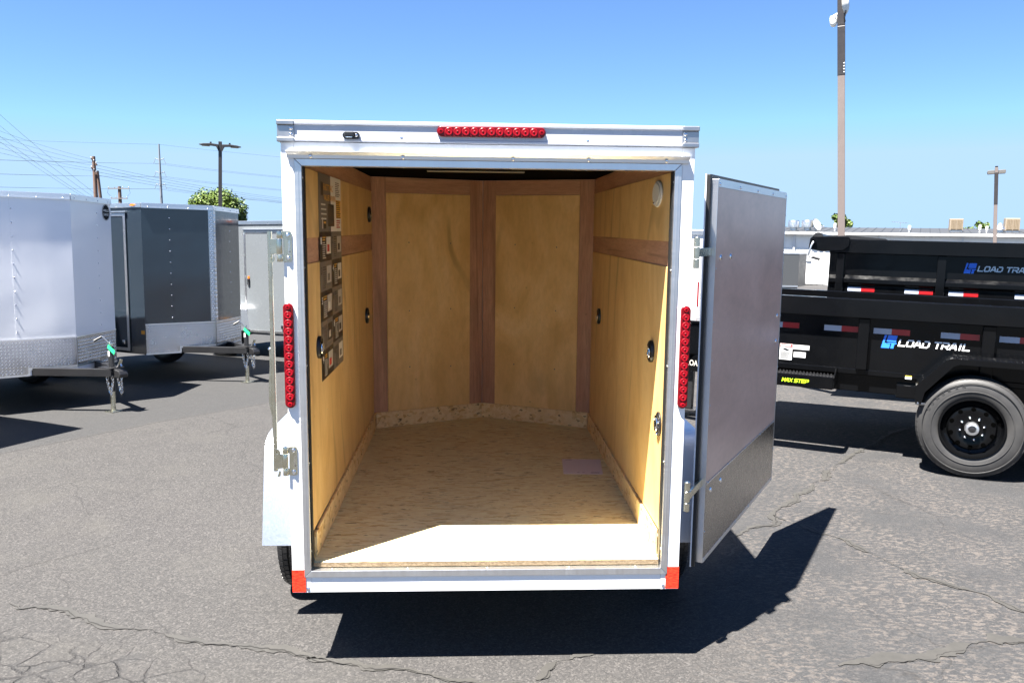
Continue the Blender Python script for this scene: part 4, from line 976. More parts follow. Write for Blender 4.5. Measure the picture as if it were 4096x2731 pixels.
# decals and step on the near one
dc = MB().box(-1.490, -1.392, -.0015, -.0005, .715, .845).build('warning_decal', LETTER, ND)
MB().box(-1.488, -1.394, -.0022, -.0016, .817, .843).build('decal_heading', mat('danger_red', (.6, .02, .02), .4), dc)
text('decal_lettering', 'DANGER', LETTER, dc, .015, (-1.482, -.0023, .823), (1, 0, 0), (0, 0, 1), .08, .02, depth=.0004)
b = MB()
for k in range(7): b.box(-1.484, -1.398-random.uniform(0, .02), -.0022, -.0016, .722+k*.0088, .727+k*.0088)
b.prism([(-1.47, .80), (-1.45, .812), (-1.41, .795), (-1.43, .786)], -.0022, -.0016, 'y'); b.build('decal_print', BLACKPL, dc)
dc = box('info_decal', LETTER, ND, -1.386, -1.262, -.0015, -.0005, .806, .842); b = MB()
for k in range(4): b.box(-1.38, -1.27, -.0020, -.0016, .811+k*.0075, .813+k*.0075)
b.build('decal_print', PS, dc)
dc = box('info_decal', LETTER, ND, -1.378, -1.286, -.0015, -.0005, .742, .785); b = MB(); b.box(-1.365, -1.31, -.002, -.0016, .765, .768); b.box(-1.365, -1.315, -.002, -.0016, .757, .760); b.box(-1.306, -1.296, -.002, -.0016, .747, .764); b.build('decal_print', COOLER, dc)
box('sub_frame', BLACKP, ND, -1.95, 3.0, .03, .12, .505, .645, .006); box('sub_frame', BLACKP, ND, -1.95, 3.0, 1.38, 1.47, .505, .645, .006)
for u in (-1.8, -1.2, -.6, 0, .6, 1.2, 1.8, 2.4): box('cross_member', BLACKP, ND, u-.03, u+.03, .121, 1.379, .53, .60)
stp = box('side_step', BLACKP, ND, -1.93, -1.045, -.235, -.225, .535, .632, .004)
st2 = box('step_tread', BLACKM, stp, -1.93, -1.045, -.2245, -.06, .612, .622)
b = MB()
for k in range(34):
    u = -1.92+k*.026; b.prism([(u, .632), (u+.009, .646), (u+.017, .646), (u+.026, .632)], -.2345, -.2265, 'y'); b.prism([(u, .622), (u+.009, .640), (u+.017, .640), (u+.026, .622)], -.075, -.065, 'y')
b.build('step_teeth', BLACKM, stp, None, None, 'stuff')
block_text('letter', 'MAX STEP', LIME, stp, -1.425, .567, .195, .031, -.2352, .20)
MB().prism([(-.225, .54), (-.225, .63), (-.10, .69), (.028, .69), (.028, .54)], -1.0445, -1.0365, 'x').build('step_bracket', BLACKP, ND)
box('fender_bracket', BLACKP, ND, -.60, -.455, -.06, .029, .50, .60, .006)
dc = box('caution_decal', LETTER, ND, -.545, -.500, -.0135, -.0125, .645, .672); box('decal_heading', mat('caution_yellow', (.6, .42, .02), .4), dc, -.545, -.500, -.0143, -.0136, .664, .672)
# tread-plate fender over tandem wheels
fo = [(-.462, .505), (-.470, .640), (-.285, .845), (-.245, .862), (1.03, .862), (1.07, .845), (1.255, .640), (1.247, .505)]
fi = [(u-(u-.39)*.035, z-.022) for u, z in fo]; fi[0] = (-.442, .505); fi[-1] = (1.227, .505)
fnd = MB().prism(fo+fi[::-1], -.315, -.001, 'y').build('fender', BLACKP, ND, None, .003)
b_ = tread_bumps(-.24, 1.02, -.31, -.01, lambda u, v, h: (u, v, .862+h), fnd, du=.034, dv=.018, m=BLACKP)
lipf = [(u, z) for u, z in fo]; lipn = [(u-(u-.39)*.075, z-.042) for u, z in fo]; lipn[0] = (-.425, .505); lipn[-1] = (1.21, .505)
MB().prism(lipf+lipn[::-1], -.3205, -.3155, 'y').build('fender_lip', BLACKP, fnd, None, .001)
MB().tube([(-.455, -.318, .512), (-.36, -.25, .50), (-.33, .02, .52)], .012, 8).build('fender_brace', STEELGREY, fnd, 40)
for u in (-.082, .80):
    wh = wheel(ND, (u, -.30, .365), .365, .215, .215, BLACKP, TYRE, False, lugs=8, holes=10)
    wheel(ND, (u, 1.80, .365), .365, .215, .215, BLACKP, TYRE, True, lugs=0)
    MB().tube([(u, -.1, .365), (u, 1.6, .365)], .04, 10).build('axle', BLACKM, ND, 40)
    if u < 0:
        ring = "SONORAN"; rr = .300
        for k, ch in enumerate(ring):
            a = R(158-9*k); px, pz = rr*math.cos(a), rr*math.sin(a); tx = Vector((math.sin(a), 0, -math.cos(a))); ty = Vector((math.cos(a), 0, math.sin(a)))
            text('sidewall_letter', ch, mat('moulded_rubber', (.022, .022, .022), .6), wh, .026, tuple(Vector((px, -.0005, pz))-tx*.010), tuple(tx), tuple(ty), .019, .02, 0, depth=.0042)
        MB().lathe([(.262, -.004), (.264, -.0075), (.268, -.0075), (.270, -.004)], 60).build('sidewall_rib', TYRE, wh, 40)
        MB().lathe([(.322, -.003), (.324, -.006), (.328, -.006), (.330, -.002)], 60).build('sidewall_rib', TYRE, wh, 40)
# tongue of the near one
for s in (-1, 1):
    p0, p1 = Vector((-1.7, .75+s*.60)), Vector((-2.9, .75+s*.10)); d = (p1-p0).normalized(); q = Vector((-d.y, d.x))*.03
    tb = MB().prism([tuple(p0+q), tuple(p1+q), tuple(p1-q), tuple(p0-q)], .50, .645, 'z').build('tongue_beam', BLACKP, ND, None, .006)
    if s < 0:
        dd = Vector((-d.x, -d.y, 0)); base = p0 + (p1-p0)*.528 - Vector((-d.y, d.x))*0
        nrm = Vector((dd.y, -dd.x, 0)); org = Vector((base.x, base.y, .545))+nrm*.0306
        text('beam_lettering', 'LOAD TRAIL', PS, tb, .052, tuple(org), tuple(dd), (0, 0, 1), .34, .015, .0, depth=.0006)
jk = box('jack', BLACKM, ND, -2.48, -2.39, .84, .93, .06, .83, .006); box('jack_foot', BLACKM, jk, -2.53, -2.34, .79, .98, .035, .058, .003)
box('jack_plate', BLACKM, ND, -2.55, -2.32, .70, 1.0, .646, .665)
pb = box('pump_box', BLACKP, ND, -2.33, -1.98, .35, 1.25, .646, .93, .01); box('box_lid', BLACKP, pb, -2.345, -1.975, .335, 1.265, .931, .955, .006)
box('pump_decal', LETTER, pb, -2.331, -2.3305, .5, .7, .73, .86)
# far one: tarp housing, crank, frame, wheels
th = MB().prism([(-1.585, 1.665), (-1.575, 1.775), (-1.55, 1.795), (-1.20, 1.800), (-1.18, 1.785), (-1.185, 1.70), (-1.24, 1.655), (-1.45, 1.640)], -.095, -.0755, 'y').build('tarp_bracket', BLACKP, FD, None, .005)
MB().tube([(-1.50, -.07, 1.785), (-1.50, 1.95, 1.785)], .055, 14).build('tarp_roll', BLACKM, FD, 40)
MB().prism([(-1.45, 1.80), (-1.2, 1.815), (-.85, 1.790), (-.82, 1.777), (-1.5, 1.777)], .0, 1.88, 'y').build('tarp_fold', BLACKM, FD, 40)
ck = MB().tube([(-1.535, -.10, 1.735), (-1.535, -.16, 1.735), (-1.550, -.17, 1.70), (-1.575, -.17, 1.595), (-1.565, -.17, 1.585), (-1.52, -.17, 1.575)], .010, 8).build('tarp_crank', STEELGREY, FD, 50)
MB().tube([(-1.535, -.17, 1.578), (-1.455, -.17, 1.556)], .016, 10).build('crank_grip', BLACKPL, ck, 50)
MB().lathe([(.026, -.02), (.026, .03), (.0003, .03)], 12, (-1.535, -.12, 1.735)).build('crank_gear', CHROME, ck, 40)
box('sub_frame', BLACKP, FD, -1.4, 3.6, .03, .15, .72, 1.15, .006); box('sub_frame', BLACKP, FD, -1.4, 3.6, 1.75, 1.87, .72, 1.15, .006)
for u in (1.55, 2.45):
    wheel(FD, (u, -.05, .46), .37, .215, .215, BLACKP, TYRE, False, lugs=8, holes=8); wheel(FD, (u, 1.95, .46), .37, .215, .215, BLACKP, TYRE, True, lugs=0)
    MB().tube([(u, 0, .46), (u, 1.9, .46)], .04, 10).build('axle', BLACKM, FD, 40)
for s in (-1, 1):
    p0, p1 = Vector((-1.38, .95+s*.75)), Vector((-2.15, .95+s*.1)); d = (p1-p0).normalized(); q = Vector((-d.y, d.x))*.035
    MB().prism([tuple(p0+q), tuple(p1+q), tuple(p1-q), tuple(p0-q)], .74, .86, 'z').build('tongue_beam', BLACKP, FD)
jk = box('jack', BLACKM, FD, -1.98, -1.90, .91, .99, .12, 1.1); box('jack_foot', BLACKM, jk, -2.04, -1.84, .85, 1.05, .095, .118)

# ------------------------------------------------------------------ white trailer seen in the slot behind the door hinge
wt = thing('cargo_trailer', 'white cargo trailer seen through the slot between post and open door', 'trailer', (3.05, 7.45, G(7.45)), (0, 0, R(-6)))
box('rear_wall', WHITE, wt, -.76, .76, 0, .03, .40, 1.80); box('roof', WHITE, wt, -.76, .76, 0, 2.4, 1.862, 1.872)
for s in (-1, 1): box('side_wall', WHITE, wt, min(s*.73, s*.76), max(s*.73, s*.76), .031, 2.4, .40, 1.80)
box('front_wall', WHITE, wt, -.728, .728, 2.37, 2.4, .40, 1.80)
box('roof_trim', STEELGREY, wt, -.775, .775, -.015, 2.41, 1.801, 1.861, .003)
for x in (-.16, .12):
    hb = box('hinge', CHROME, wt, x, x+.03, -.02, -.001, .98, 1.06, .003)
box('door_panel', WHITE, wt, -.66, -.17, -.012, -.0005, .48, 1.72, .003); box('door_panel', WHITE, wt, -.10, .66, -.012, -.0005, .48, 1.72, .003)
lk = box('door_latch', BLACKPL, wt, -.115, -.060, -.034, -.0125, 1.40, 1.53, .006)
for z in (1.43, 1.50): MB().lathe([(.006, 0), (.004, -.004), (.0003, -.005)], 8, (-.088, -.034, z)).build('screw', CHROME, lk)
MB().box(-.205, -.185, -.016, -.0125, .88, 1.20).build('tail_lamp', RED_LENS, wt, None, .003)
for s in (-1, 1):
    w9 = wheel(wt, (s*.86, 1.3, .33), .33, .18, .18, LETTER, TYRE_NEW, False, lugs=0); w9.rotation_euler = (0, 0, R(-90) if s < 0 else R(90))
MB().tube([(-.7, 1.3, .33), (.7, 1.3, .33)], .035, 8).build('axle', BLACKM, wt); box('frame_rail', BLACKM, wt, -.6, .6, .05, 2.3, .33, .399)
# far grey trailers beside the tarp bracket
def far_trailer(label, x, y, rz, skin, L_=3.2, wd=1.8, hh=1.95):
    t = thing('cargo_trailer', label, 'trailer', (x, y, G(y)), (0, 0, rz), 'cargo trailers far behind the dump trailers')
    box('side_wall', skin, t, 0, L_, 0, .03, .42, hh-.07); box('side_wall', skin, t, 0, L_, wd-.03, wd, .42, hh-.07); box('rear_wall', skin, t, -.03, -.001, .0, wd, .42, hh-.07)
    box('roof', WHITE, t, -.02, L_, .01, wd-.01, hh-.012, hh-.002)
    MB().prism([(L_+.001, 0), (L_+.55, wd*.5), (L_+.001, wd), (L_+.001, wd-.03), (L_+.51, wd*.5), (L_+.001, .03)], .42, hh-.07, 'z').build('nose_panel', skin, t)
    MB().prism([(-.03, -.012), (L_, -.012), (L_+.56, wd*.5), (L_, wd+.012), (-.03, wd+.012)], hh-.069, hh-.0125, 'z').build('roof_trim', ALU_H, t, None, .004)
    for u in (.8, 2.0): MB().box(u, u+.02, -.008, -.001, .42, hh-.08).build('wall_seam', ALU, t)
    box('bottom_trim', ALU_H, t, 0, L_, -.012, -.001, .40, .47); box('floor_frame', BLACKM, t, 0, L_, .05, wd-.05, .34, .399)
    for u in (1.3,):
        wheel(t, (u, -.2, .34), .34, .19, .18, LETTER, TYRE_NEW, False, lugs=0); wheel(t, (u, wd+.2, .34), .34, .19, .18, LETTER, TYRE_NEW, True, lugs=0)
        MB().tube([(u, 0, .34), (u, wd, .34)], .03, 6).build('axle', BLACKM, t)
    return t
far_trailer('grey cargo trailer side seen far off between open door and tarp crank', 11.4, 34.0, R(-8), paint('slate_panel', (.055, .058, .062), .35))
far_trailer('pale narrow cargo trailer front just left of the dump trailer tarp bracket', 15.9, 33.4, R(-40), paint('silver_panel', (.62, .64, .66), .3), 2.4, 1.6, 1.98)

far_trailer('white flat-backed cargo trailer parked left of the badge trailer, only its shadow in view', -4.13, 3.55, A1+math.pi, WHITE_PANEL, 3.0, 1.7, 1.95)['group'] = 'parked V-nose cargo trailers'
# ------------------------------------------------------------------ building on the right
BA = math.atan2(-10.5, 19.0); bz = G(52)
B = thing('warehouse', 'long low white ribbed metal building with a grey roof behind the dump trailers', 'building', (17.0, 57.2, bz), (0, 0, BA))
EV = 1.65-bz; BL = 40.0
bw = MB().box(0, BL, 0, .2, 0, EV).build('wall', RIBWALL, B); box('wall', RIBWALL, B, 0, .2, .2, 16, 0, EV); box('wall', RIBWALL, B, BL-.2, BL, .2, 16, 0, EV); box('wall', RIBWALL, B, .2, BL-.2, 15.8, 16, 0, EV)
b = MB(); u = .15
while u < BL: b.box(u, u+.09, -.035, -.001, .1, EV-.16); u += .38
b.build('wall_ribs', RIBWALL, bw, None, None, 'stuff')
rf = MB().prism([(-.35, EV+.02), (8, EV+.40), (16.3, EV+.02), (16.3, EV-.02), (8, EV+.34), (-.35, EV-.02)], -.3, BL+.3, 'x').build('roof', ROOFG, B)
box('gutter', paint('gutter_white', (.62, .63, .64), .4), rf, -.3, BL+.3, -.50, -.352, EV-.13, EV+.03, .01)
b = MB(); u = 0.2
while u < BL: b.add([(u, -.33, EV+.022), (u+.05, -.33, EV+.022), (u+.05, 8, EV+.402), (u, 8, EV+.402), (u+.025, -.33, EV+.06), (u+.025, 8, EV+.44)], [(0, 4, 5, 3), (4, 1, 2, 5)]); u += .6
b.build('roof_seams', ROOFG, rf, None, None, 'stuff')
def bl(wx, wy): 
    dx, dy = wx-17.0, wy-57.2; return dx*math.cos(BA)+dy*math.sin(BA)
for wx, wy in ((22.6, 54.6), (31.9, 50.0), (27.5, 52.3)): box('downspout', paint('gutter_white', (.62, .63, .64), .4), B, bl(wx, wy)-.06, bl(wx, wy)+.06, -.14, -.036, .1, EV-.1)
for wx, wy in ((22.0, 54.8), (23.2, 54.3)):
    u = bl(wx, wy); lv = box('wall_louvre', STEELGREY, B, u-.55, u+.55, -.06, -.036, 1.55, 2.45)
    for k in range(6): box('slat', paint('gutter_white', (.62, .63, .64), .4), lv, u-.53, u+.53, -.085, -.0605, 1.60+k*.14, 1.67+k*.14)
zr0 = 2.05-bz
def roofz(yy): return EV+.02+.38*(yy+.35)/8.35
def cooler(wx, wy, label, s=1.0):
    u = bl(wx, wy); yy = 3.0; z0 = roofz(yy)
    c, sn = math.cos(BA), math.sin(BA)
    t = thing('rooftop_cooler', label, 'cooler', (17.0+u*c-yy*sn, 57.2+u*sn+yy*c, bz+z0), (0, 0, BA+R(4)), 'coolers on the roof')
    box('casing', COOLER, t, -.40*s, .40*s, -.4*s, .4*s, .08, .86*s, .02); box('base', STEELGREY, t, -.36*s, .36*s, -.36*s, .36*s, -.06, .079)
    for a in (-.34, .02):
        lv = box('louvre_panel', COOLER_D, t, a*s, (a+.32)*s, -.42*s, -.401*s, .16, .78*s)
        for k in range(4): box('slat', COOLER, lv, (a+.03+k*.08)*s, (a+.05+k*.08)*s, -.435*s, -.4205*s, .17, .77*s)
    return t
cooler(31.57, 50.16, 'beige louvred cooler box on the roof, left of the far light pole'); cooler(34.33, 48.43, 'beige louvred cooler box on the roof at the right edge', 1.05)
def roof_vent(wx, wy, label, r, h, cone=False, m=STEELGREY):
    u = bl(wx, wy); yy = 2.2; z0 = roofz(yy); c, sn = math.cos(BA), math.sin(BA)
    t = thing('roof_vent', label, 'vent', (17.0+u*c-yy*sn, 57.2+u*sn+yy*c, bz+z0), (0, 0, 0), 'vents on the roof')
    MB().lathe([(r*.6, -.1), (r*.6, h*.3), (r*.75, h*.32)], 16, (0, 0, 0), 'z').build('duct', m, t, 40)
    MB().lathe([(r*.4, h*.321), (r, h*.321), (r, h*.85), (r*.92, h), (.001, h)] if not cone else [(r*.4, h*.321), (r, h*.34), (r*.72, h*.6), (r*.30, h*.95), (.001, h)], 18, (0, 0, 0), 'z').build('cowl', m, t, 40)
roof_vent(22.19, 54.7, 'round metal roof vent directly beside the open door edge', .40, .72); roof_vent(23.1, 54.35, 'round metal roof vent left of the dish on the roof', .42, .75)
roof_vent(33.74, 48.8, 'pointed cone roof vent just right of the far light pole', .34, .62, True)
roof_vent(29.1, 51.5, 'thin white stub pipe near the middle of the roof', .10, .42, False, LETTER); roof_vent(24.8, 53.6, 'thin stub pipe left of the near light pole', .09, .55, False, LETTER)
roof_vent(32.75, 49.4, 'thin stub pipe nearest the louvred cooler', .08, .50, False, LETTER); roof_vent(33.1, 49.2, 'thin stub pipe beside the cone vent', .08, .40, False, LETTER)
u = bl(23.6, 54.15); c, sn = math.cos(BA), math.sin(BA); dt = thing('satellite_dish', 'pale round dish with boxy feed on the roof beside the vents', 'dish', (17+u*c-2.2*sn, 57.2+u*sn+2.2*c, bz+roofz(2.2)))
MB().tube([(0, 0, -.1), (0, 0, .35)], .05, 8).build('mast', STEELGREY, dt)
MB().lathe([(.44, .10), (.33, .05), (.18, .015), (.001, 0), (.001, -.01), (.18, .005), (.33, .04), (.45, .10)], 22, (0, 0, 0), 'y').xf(Matrix.Translation((.0, -.05, .42)) @ Matrix.Rotation(R(35), 4, 'Z') @ Matrix.Rotation(R(-25), 4, 'X') @ Matrix.Rotation(math.pi, 4, 'Z')).build('reflector', OFFWHITE, dt, 40)
MB().tube([(0, -.1, .1), (.3, -.25, .25)], .03, 6).build('feed_arm', STEELGREY, dt); box('feed', STEELGREY, dt, .24, .52, -.35, -.2, .20, .36, .02)
u = bl(28.6, 51.8); at = thing('roof_antenna', 'thin television antenna standing on the roof', 'antenna', (17+u*c-2.2*sn, 57.2+u*sn+2.2*c, bz+roofz(2.2)))
MB().tube([(0, 0, -.1), (0, 0, .62)], .016, 6).build('mast', STEELGREY, at); MB().tube([(-.62, 0, .66), (.55, 0, .58)], .012, 5).build('boom', STEELGREY, at)
for k in range(6): MB().tube([(-.5+k*.19, -.25, .648-k*.013), (-.5+k*.19, .25, .648-k*.013)], .007, 4).build('element', STEELGREY, at)

# ------------------------------------------------------------------ light poles
def lean(t, d):
    q = Vector(d).normalized().to_track_quat('Z', 'Y'); a = Vector((0, 0, 1)).rotation_difference(Vector(d).normalized())
    t.rotation_mode = 'QUATERNION'; t.rotation_quaternion = a @ t.rotation_euler.to_quaternion()
def sq(name, m, parent, h0, h1, z0, z1, cx=0, cy=0):
    return MB().add([(cx-h0, cy-h0, z0), (cx+h0, cy-h0, z0), (cx+h0, cy+h0, z0), (cx-h0, cy+h0, z0), (cx-h1, cy-h1, z1), (cx+h1, cy-h1, z1), (cx+h1, cy+h1, z1), (cx-h1, cy+h1, z1)],
                    [(3, 2, 1, 0), (4, 5, 6, 7), (0, 1, 5, 4), (1, 2, 6, 5), (2, 3, 7, 6), (3, 0, 4, 7)]).build(name, m, parent, None, .008)
px, py = 6.60, 11.39
lp = thing('light_pole', 'tall square taupe light pole rising out of frame with cameras near its top', 'light pole', (px, py, G(py)), (0, 0, R(-24)))
lean(lp, (-.223, .099, 4.07)); zg = G(py); sq('pole', POLE_TAN, lp, .062, .058, .05, 8.2); box('base', mat('concrete', (.4, .39, .37), .8), lp, -.22, .22, -.22, .22, -.02, .30, .02)
wr = sq('pole_wrap', LAMP_BR, lp, .064, .064, 4.47-zg, 5.30-zg); sq('pole_wrap', LAMP_BR, lp, .064, .062, 5.31-zg, 8.0-zg)
for k in range(4): MB().lathe([(.012, 0), (.008, -.006), (.0004, -.007)], 8, (.045, -.065, 4.52-zg+k*.05)).build('cable_clip', LETTER, lp)
cmr = MB().lathe([(.0005, -.13), (.035, -.125), (.055, -.10), (.062, -.05), (.062, .02), (.055, .05), (.0005, .055)], 18, (-.125, -.05, 5.43-zg), 'z').build('camera', OFFWHITE, lp, 40)
for dx in (-.025, .025): MB().lathe([(.014, 0), (.012, -.006), (.0004, -.008)], 10, (-.125+dx, -.112, 5.46-zg)).build('lens', CHROME, cmr, 40)
MB().tube([(-.125, -.05, 5.48-zg), (-.06, 0, 5.52-zg)], .018, 8).build('camera_arm', OFFWHITE, cmr)
MB().lathe([(.16, .04), (.12, .02), (.001, 0), (.001, -.012), (.12, .008), (.165, .035)], 20).xf(Matrix.Translation((.10, -.03, 5.66-zg)) @ Matrix.Rotation(R(70), 4, 'Z')).build('antenna_dish', OFFWHITE, lp, 40)
MB().tube([(.06, -.04, 5.60-zg), (.075, -.075, 5.52-zg), (.05, -.085, 5.42-zg), (.06, -.06, 5.36-zg)], .012, 8).build('cable', BLACKPL, lp, 50)
for s in (-1, 1): MB().prism([(s*.06, 8.05), (s*.75, 8.12), (s*.80, 8.16), (s*.75, 8.22), (s*.06, 8.18)], -.14, .14, 'y').build('lamp_head', LAMP_BR, lp, None, .01)
px, py = 20.60, 28.73
lp = thing('light_pole', 'slender taupe light pole with twin box lamps far off at the right', 'light pole', (px, py, G(py)), (0, 0, R(-30)))
lean(lp, (-.131, .083, 2.75)); zg = G(py); sq('pole', POLE_TAN, lp, .070, .058, 0, 4.30-zg); sq('pole_wrap', LAMP_BR, lp, .066, .066, 2.87-zg, 4.12-zg)
for s in (-1, 1): hd = MB().prism([(s*.07, 4.06-zg), (s*.30, 4.06-zg), (s*.32, 4.14-zg), (s*.30, 4.20-zg), (s*.07, 4.20-zg)], -.16, .16, 'y').build('lamp_head', mat('lamp_grey', (.10, .095, .09), .6), lp, None, .01)
box('photocell', BLACKPL, lp, -.05, .05, -.05, .05, 4.301-zg, 4.36-zg)
px, py = -9.03, 26.51
lp = thing('light_pole', 'dark bronze light pole with two flat curved lamp arms behind the charcoal trailer', 'light pole', (px, py, G(py)), (0, 0, R(14)))
lean(lp, (.075, .023, 2.2)); zg = G(py); sq('pole', LAMP_BR, lp, .062, .058, 0, 4.63-zg)
for s in (-1, 1):
    pr = [(s*.06, 4.30-zg), (s*.14, 4.46-zg), (s*.30, 4.475-zg), (s*.56, 4.45-zg), (s*.70, 4.49-zg), (s*.56, 4.525-zg), (s*.32, 4.545-zg), (s*.06, 4.525-zg)]
    hd = MB().prism(pr, -.13, .13, 'y').build('lamp_head', LAMP_BR, lp, None, .012); box('sensor', BLACKPL, hd, s*.31-.03, s*.31+.03, -.03, .03, 4.546-zg, 4.60-zg)
    box('lamp_panel', mat('led_panel', (.55, .5, .38), .4), hd, min(s*.34, s*.60), max(s*.34, s*.60), -.1, .1, 4.444-zg, 4.4495-zg)

# ------------------------------------------------------------------ utility poles and lines
def sag(p, q, s, n=14): 
    p, q = Vector(p), Vector(q); return [p.lerp(q, k/n)-Vector((0, 0, s*4*(k/n)*(1-k/n))) for k in range(n+1)]
px, py = -34.35, 74.62; zg = G(py)
up_ = thing('utility_pole', 'brown wooden utility pole with stacked crossarms above the white trailer', 'utility pole', (px, py, zg))
MB().tube([(0, 0, -.5), (0, 0, 3.5-zg), (.0, 0, 7.77-zg)], [.22, .19, .14], 12).build('pole', UTIL, up_, 50)
MB().tube([(.45, .15, -.5), (.36, .1, 4.1-zg), (.24, .05, 6.5-zg)], [.16, .14, .12], 10).build('stub_pole', UTIL, up_, 50)
for z, x0, x1 in ((7.25, -.22, .42), (6.45, -.25, .32)):
    q = MB(); q.prism([(x0, z+.33-zg), (x0+.16, z+.33-zg), (x1, z-.30-zg), (x1-.17, z-.32-zg)], -.17, -.145, 'y'); q.build('crossarm', UTIL, up_, None, .01)
    for k in range(3): MB().lathe([(.03, 0), (.05, .06), (.05, .10), (.001, .16)], 8, (x0+.1+k*.2, -.2, z+.3-k*.22-zg), 'z').build('insulator', STEELGREY, up_, 50)
def L2(x, y, z): return (x-px, y-py, z-zg)
for (a, z0), (b_, z1) in (((-28.674, 8.672), (-25.28, 3.94)), ((-28.72, 7.84), (-25.59, 3.93)), ((-28.764, 7.04), (-25.92, 3.94)), ((-28.787, 6.64), (-26.23, 4.02))):
    k = random.uniform(-.1, .1)
    # slack service wires running from up-left down towards the crossing spans
    MB().tube(sag(L2(a-3.4*.6, 49.5-1.2, z0+2.0), L2(b_+1.8, 51.1+.9, z1-1.0), .25), .008, 5).build('wire', WIRE, up_)
for i, (z0, ze) in enumerate(((11.6, 7.5), (10.9, 7.2), (10.2, 6.9), (9.6, 6.6), (9.0, 6.4))):
    MB().tube(sag(L2(-44, 62, z0+.6), L2(-34.4+.1*i, 74.4, ze), .55), .009, 5).build('wire', WIREF, up_)
for i in range(4): MB().tube(sag(L2(-34.1, 74.5, 7.0-.3*i), L2(-45.9+.6*i+11.5*1.9, 107.7, 5.2-.25*i), .3), .012, 4).build('wire', WIREF, up_)
px, py = -45.9, 107.74; zg = G(py)
up2 = thing('utility_pole', 'small far utility pole with two thin crossarms between the white and charcoal trailers', 'utility pole', (px, py, zg))
MB().tube([(0, 0, -.5), (0, 0, 6.55-zg)], [.28, .20], 10).build('pole', UTIL, up2, 50)
for z, hw in ((6.28, 1.35), (5.01, 1.05)):
    box('crossarm', mat('arm_grey', (.17, .155, .145), .8), up2, -hw, hw, -.30, -.20, z-.06-zg, z+.06-zg)
    for k in (-1, -.4, .4, 1): MB().lathe([(.05, 0), (.07, .1), (.001, .22)], 8, (k*hw*.95, -.25, z+.06-zg), 'z').build('insulator', STEELGREY, up2, 50)
for s in (-1, 1): MB().tube(sag((s*1.3, -.25, 6.3-zg), (s*.95, -.25, 5.1-zg), .0)[:1]+[(s*1.45, -.25, 5.7-zg), (s*.9, -.25, 5.1-zg)], .018, 5).build('jumper', WIREF, up2)
px, py = -75.65, 203.45; zg = -2.34
mp = thing('transmission_pole', 'tall pale steel transmission pole with three pairs of arms on the horizon', 'transmission pole', (px, py, zg))
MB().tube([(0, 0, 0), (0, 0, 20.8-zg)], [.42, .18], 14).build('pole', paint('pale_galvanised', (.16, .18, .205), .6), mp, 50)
GV = MATS['pale_galvanised']
for z in (17.3, 14.2, 11.3):
    for s in (-1, 1):
        ar = MB().tube([(0, 0, z-.3-zg), (s*1.0, 0, z+.1-zg), (s*1.05, 0, z+.1-zg)], .10, 6).build('arm', GV, mp); MB().tube([(s*.95, 0, z+.1-zg), (s*1.45, 0, z-1.1-zg)], .06, 5).build('insulator', GV, ar)
        MB().tube(sag((s*1.4-110, -45, z+1.5-zg), (s*1.4, 0, z-1.1-zg), 1.6)+sag((s*1.4, 0, z-1.1-zg), (s*1.4+95, 40-40, z-6.0-zg), 1.6), .024, 4).build('line', WIREF, mp)
MB().tube(sag((-110, -45, 21.5-zg), (0, 0, 20.7-zg), 1)+sag((0, 0, 20.7-zg), (95, 0, 15-zg), 1), .022, 4).build('line', WIREF, mp)

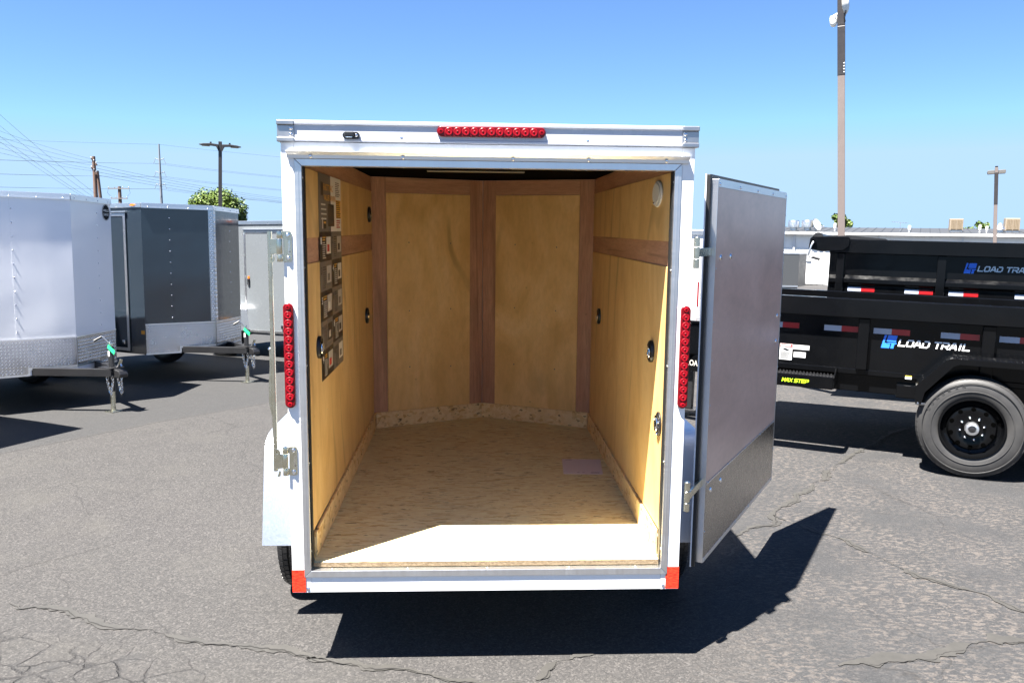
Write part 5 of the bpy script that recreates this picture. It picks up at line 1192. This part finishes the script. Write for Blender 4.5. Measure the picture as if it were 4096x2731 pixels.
# ------------------------------------------------------------------ trees
def tree(name, label, x, y, h, rx, rz, n, leaf, seed, zc=None, group=None, clumps=34):
    rnd = random.Random(seed); zg = G(y)
    t = thing(name, label, 'tree', (x, y, zg), (0, 0, 0), group)
    zc = zc if zc else h-rz*.95
    tk = MB().tube([(0, 0, -.1), (.05, .02, zc*.5), (0, 0, zc*.9), (.05, 0, zc+rz*.5)], [rx*.10, rx*.075, rx*.05, rx*.015], 9)
    cl = []
    for k in range(clumps):
        while True:
            p = Vector((rnd.uniform(-1, 1), rnd.uniform(-1, 1), rnd.uniform(-1, 1)))
            if .25 < p.length < 1: break
        q = Vector((p.x*rx*.82, p.y*rx*.82, zc+p.z*rz*.82)); cl.append((q, rnd.uniform(.20, .36)*rx, rnd.random()))
        if k % 3 == 0: tk.tube([(0, 0, zc*.75+rnd.uniform(-.2, .3)*rz), (q.x*.5, q.y*.5, (q.z+zc)*.5-.05*rz), tuple(q)], [rx*.03, rx*.018, rx*.006], 5)
    tk.build('trunk', BARK, t, 50)
    b = MB(); sh = []
    for k in range(n):
        q, r_, s0 = rnd.choice(cl)
        d = Vector((rnd.gauss(0, 1), rnd.gauss(0, 1), rnd.gauss(0, 1))).normalized()*r_*rnd.random()**.45
        c_ = q+d; nrm = (d.normalized()*.7+Vector((rnd.uniform(-1, 1), rnd.uniform(-1, 1), rnd.uniform(0, 1)))).normalized()
        a = nrm.cross(Vector((0, 0, 1)) if abs(nrm.z) < .9 else Vector((1, 0, 0))).normalized(); e = nrm.cross(a); an_ = rnd.uniform(0, 6.28)
        a, e = a*math.cos(an_)+e*math.sin(an_), e*math.cos(an_)-a*math.sin(an_)
        l_ = leaf*rnd.uniform(.6, 1.4)
        b.add([c_-a*l_, c_-e*l_*.5, c_+a*l_, c_+e*l_*.5], [(0, 1, 2, 3)]); sh.append(min(1, max(0, s0*.7+rnd.random()*.45)))
    me = bpy.data.meshes.new('crown'); me.from_pydata([tuple(v) for v in b.v], [], b.f); me.update(); me.materials.append(LEAF)
    at = me.attributes.new('shade', 'FLOAT', 'FACE'); at.data.foreach_set('value', sh)
    o = bpy.data.objects.new('crown', me); C.objects.link(o); o.parent = t
    return t
tree('tree', 'round leafy green tree rising behind the charcoal trailer and lamp pole', -17.6, 54.2, 4.1-G(54.2), 2.5, 2.3, 46000, .105, 3, 2.0-G(54.2), None, 80)
tree('tree', 'small airy green tree behind the warehouse roof beside the near light pole', 30.6, 65.5, 3.1-G(66)+.3, 1.1, 1.0, 2200, .12, 5, None, 'trees behind the warehouse', 18)
tree('tree', 'low green tree top peeping over the warehouse roof left of the light pole', 28.6, 66.0, 2.3-G(66)+.2, .8, .6, 1200, .12, 6, None, 'trees behind the warehouse', 12)
tree('tree', 'low green tree top peeping over the roof right of the first cooler', 38.3, 58.4, 2.3-G(60)+.2, 1.2, .6, 1500, .12, 8, None, 'trees behind the warehouse', 12)
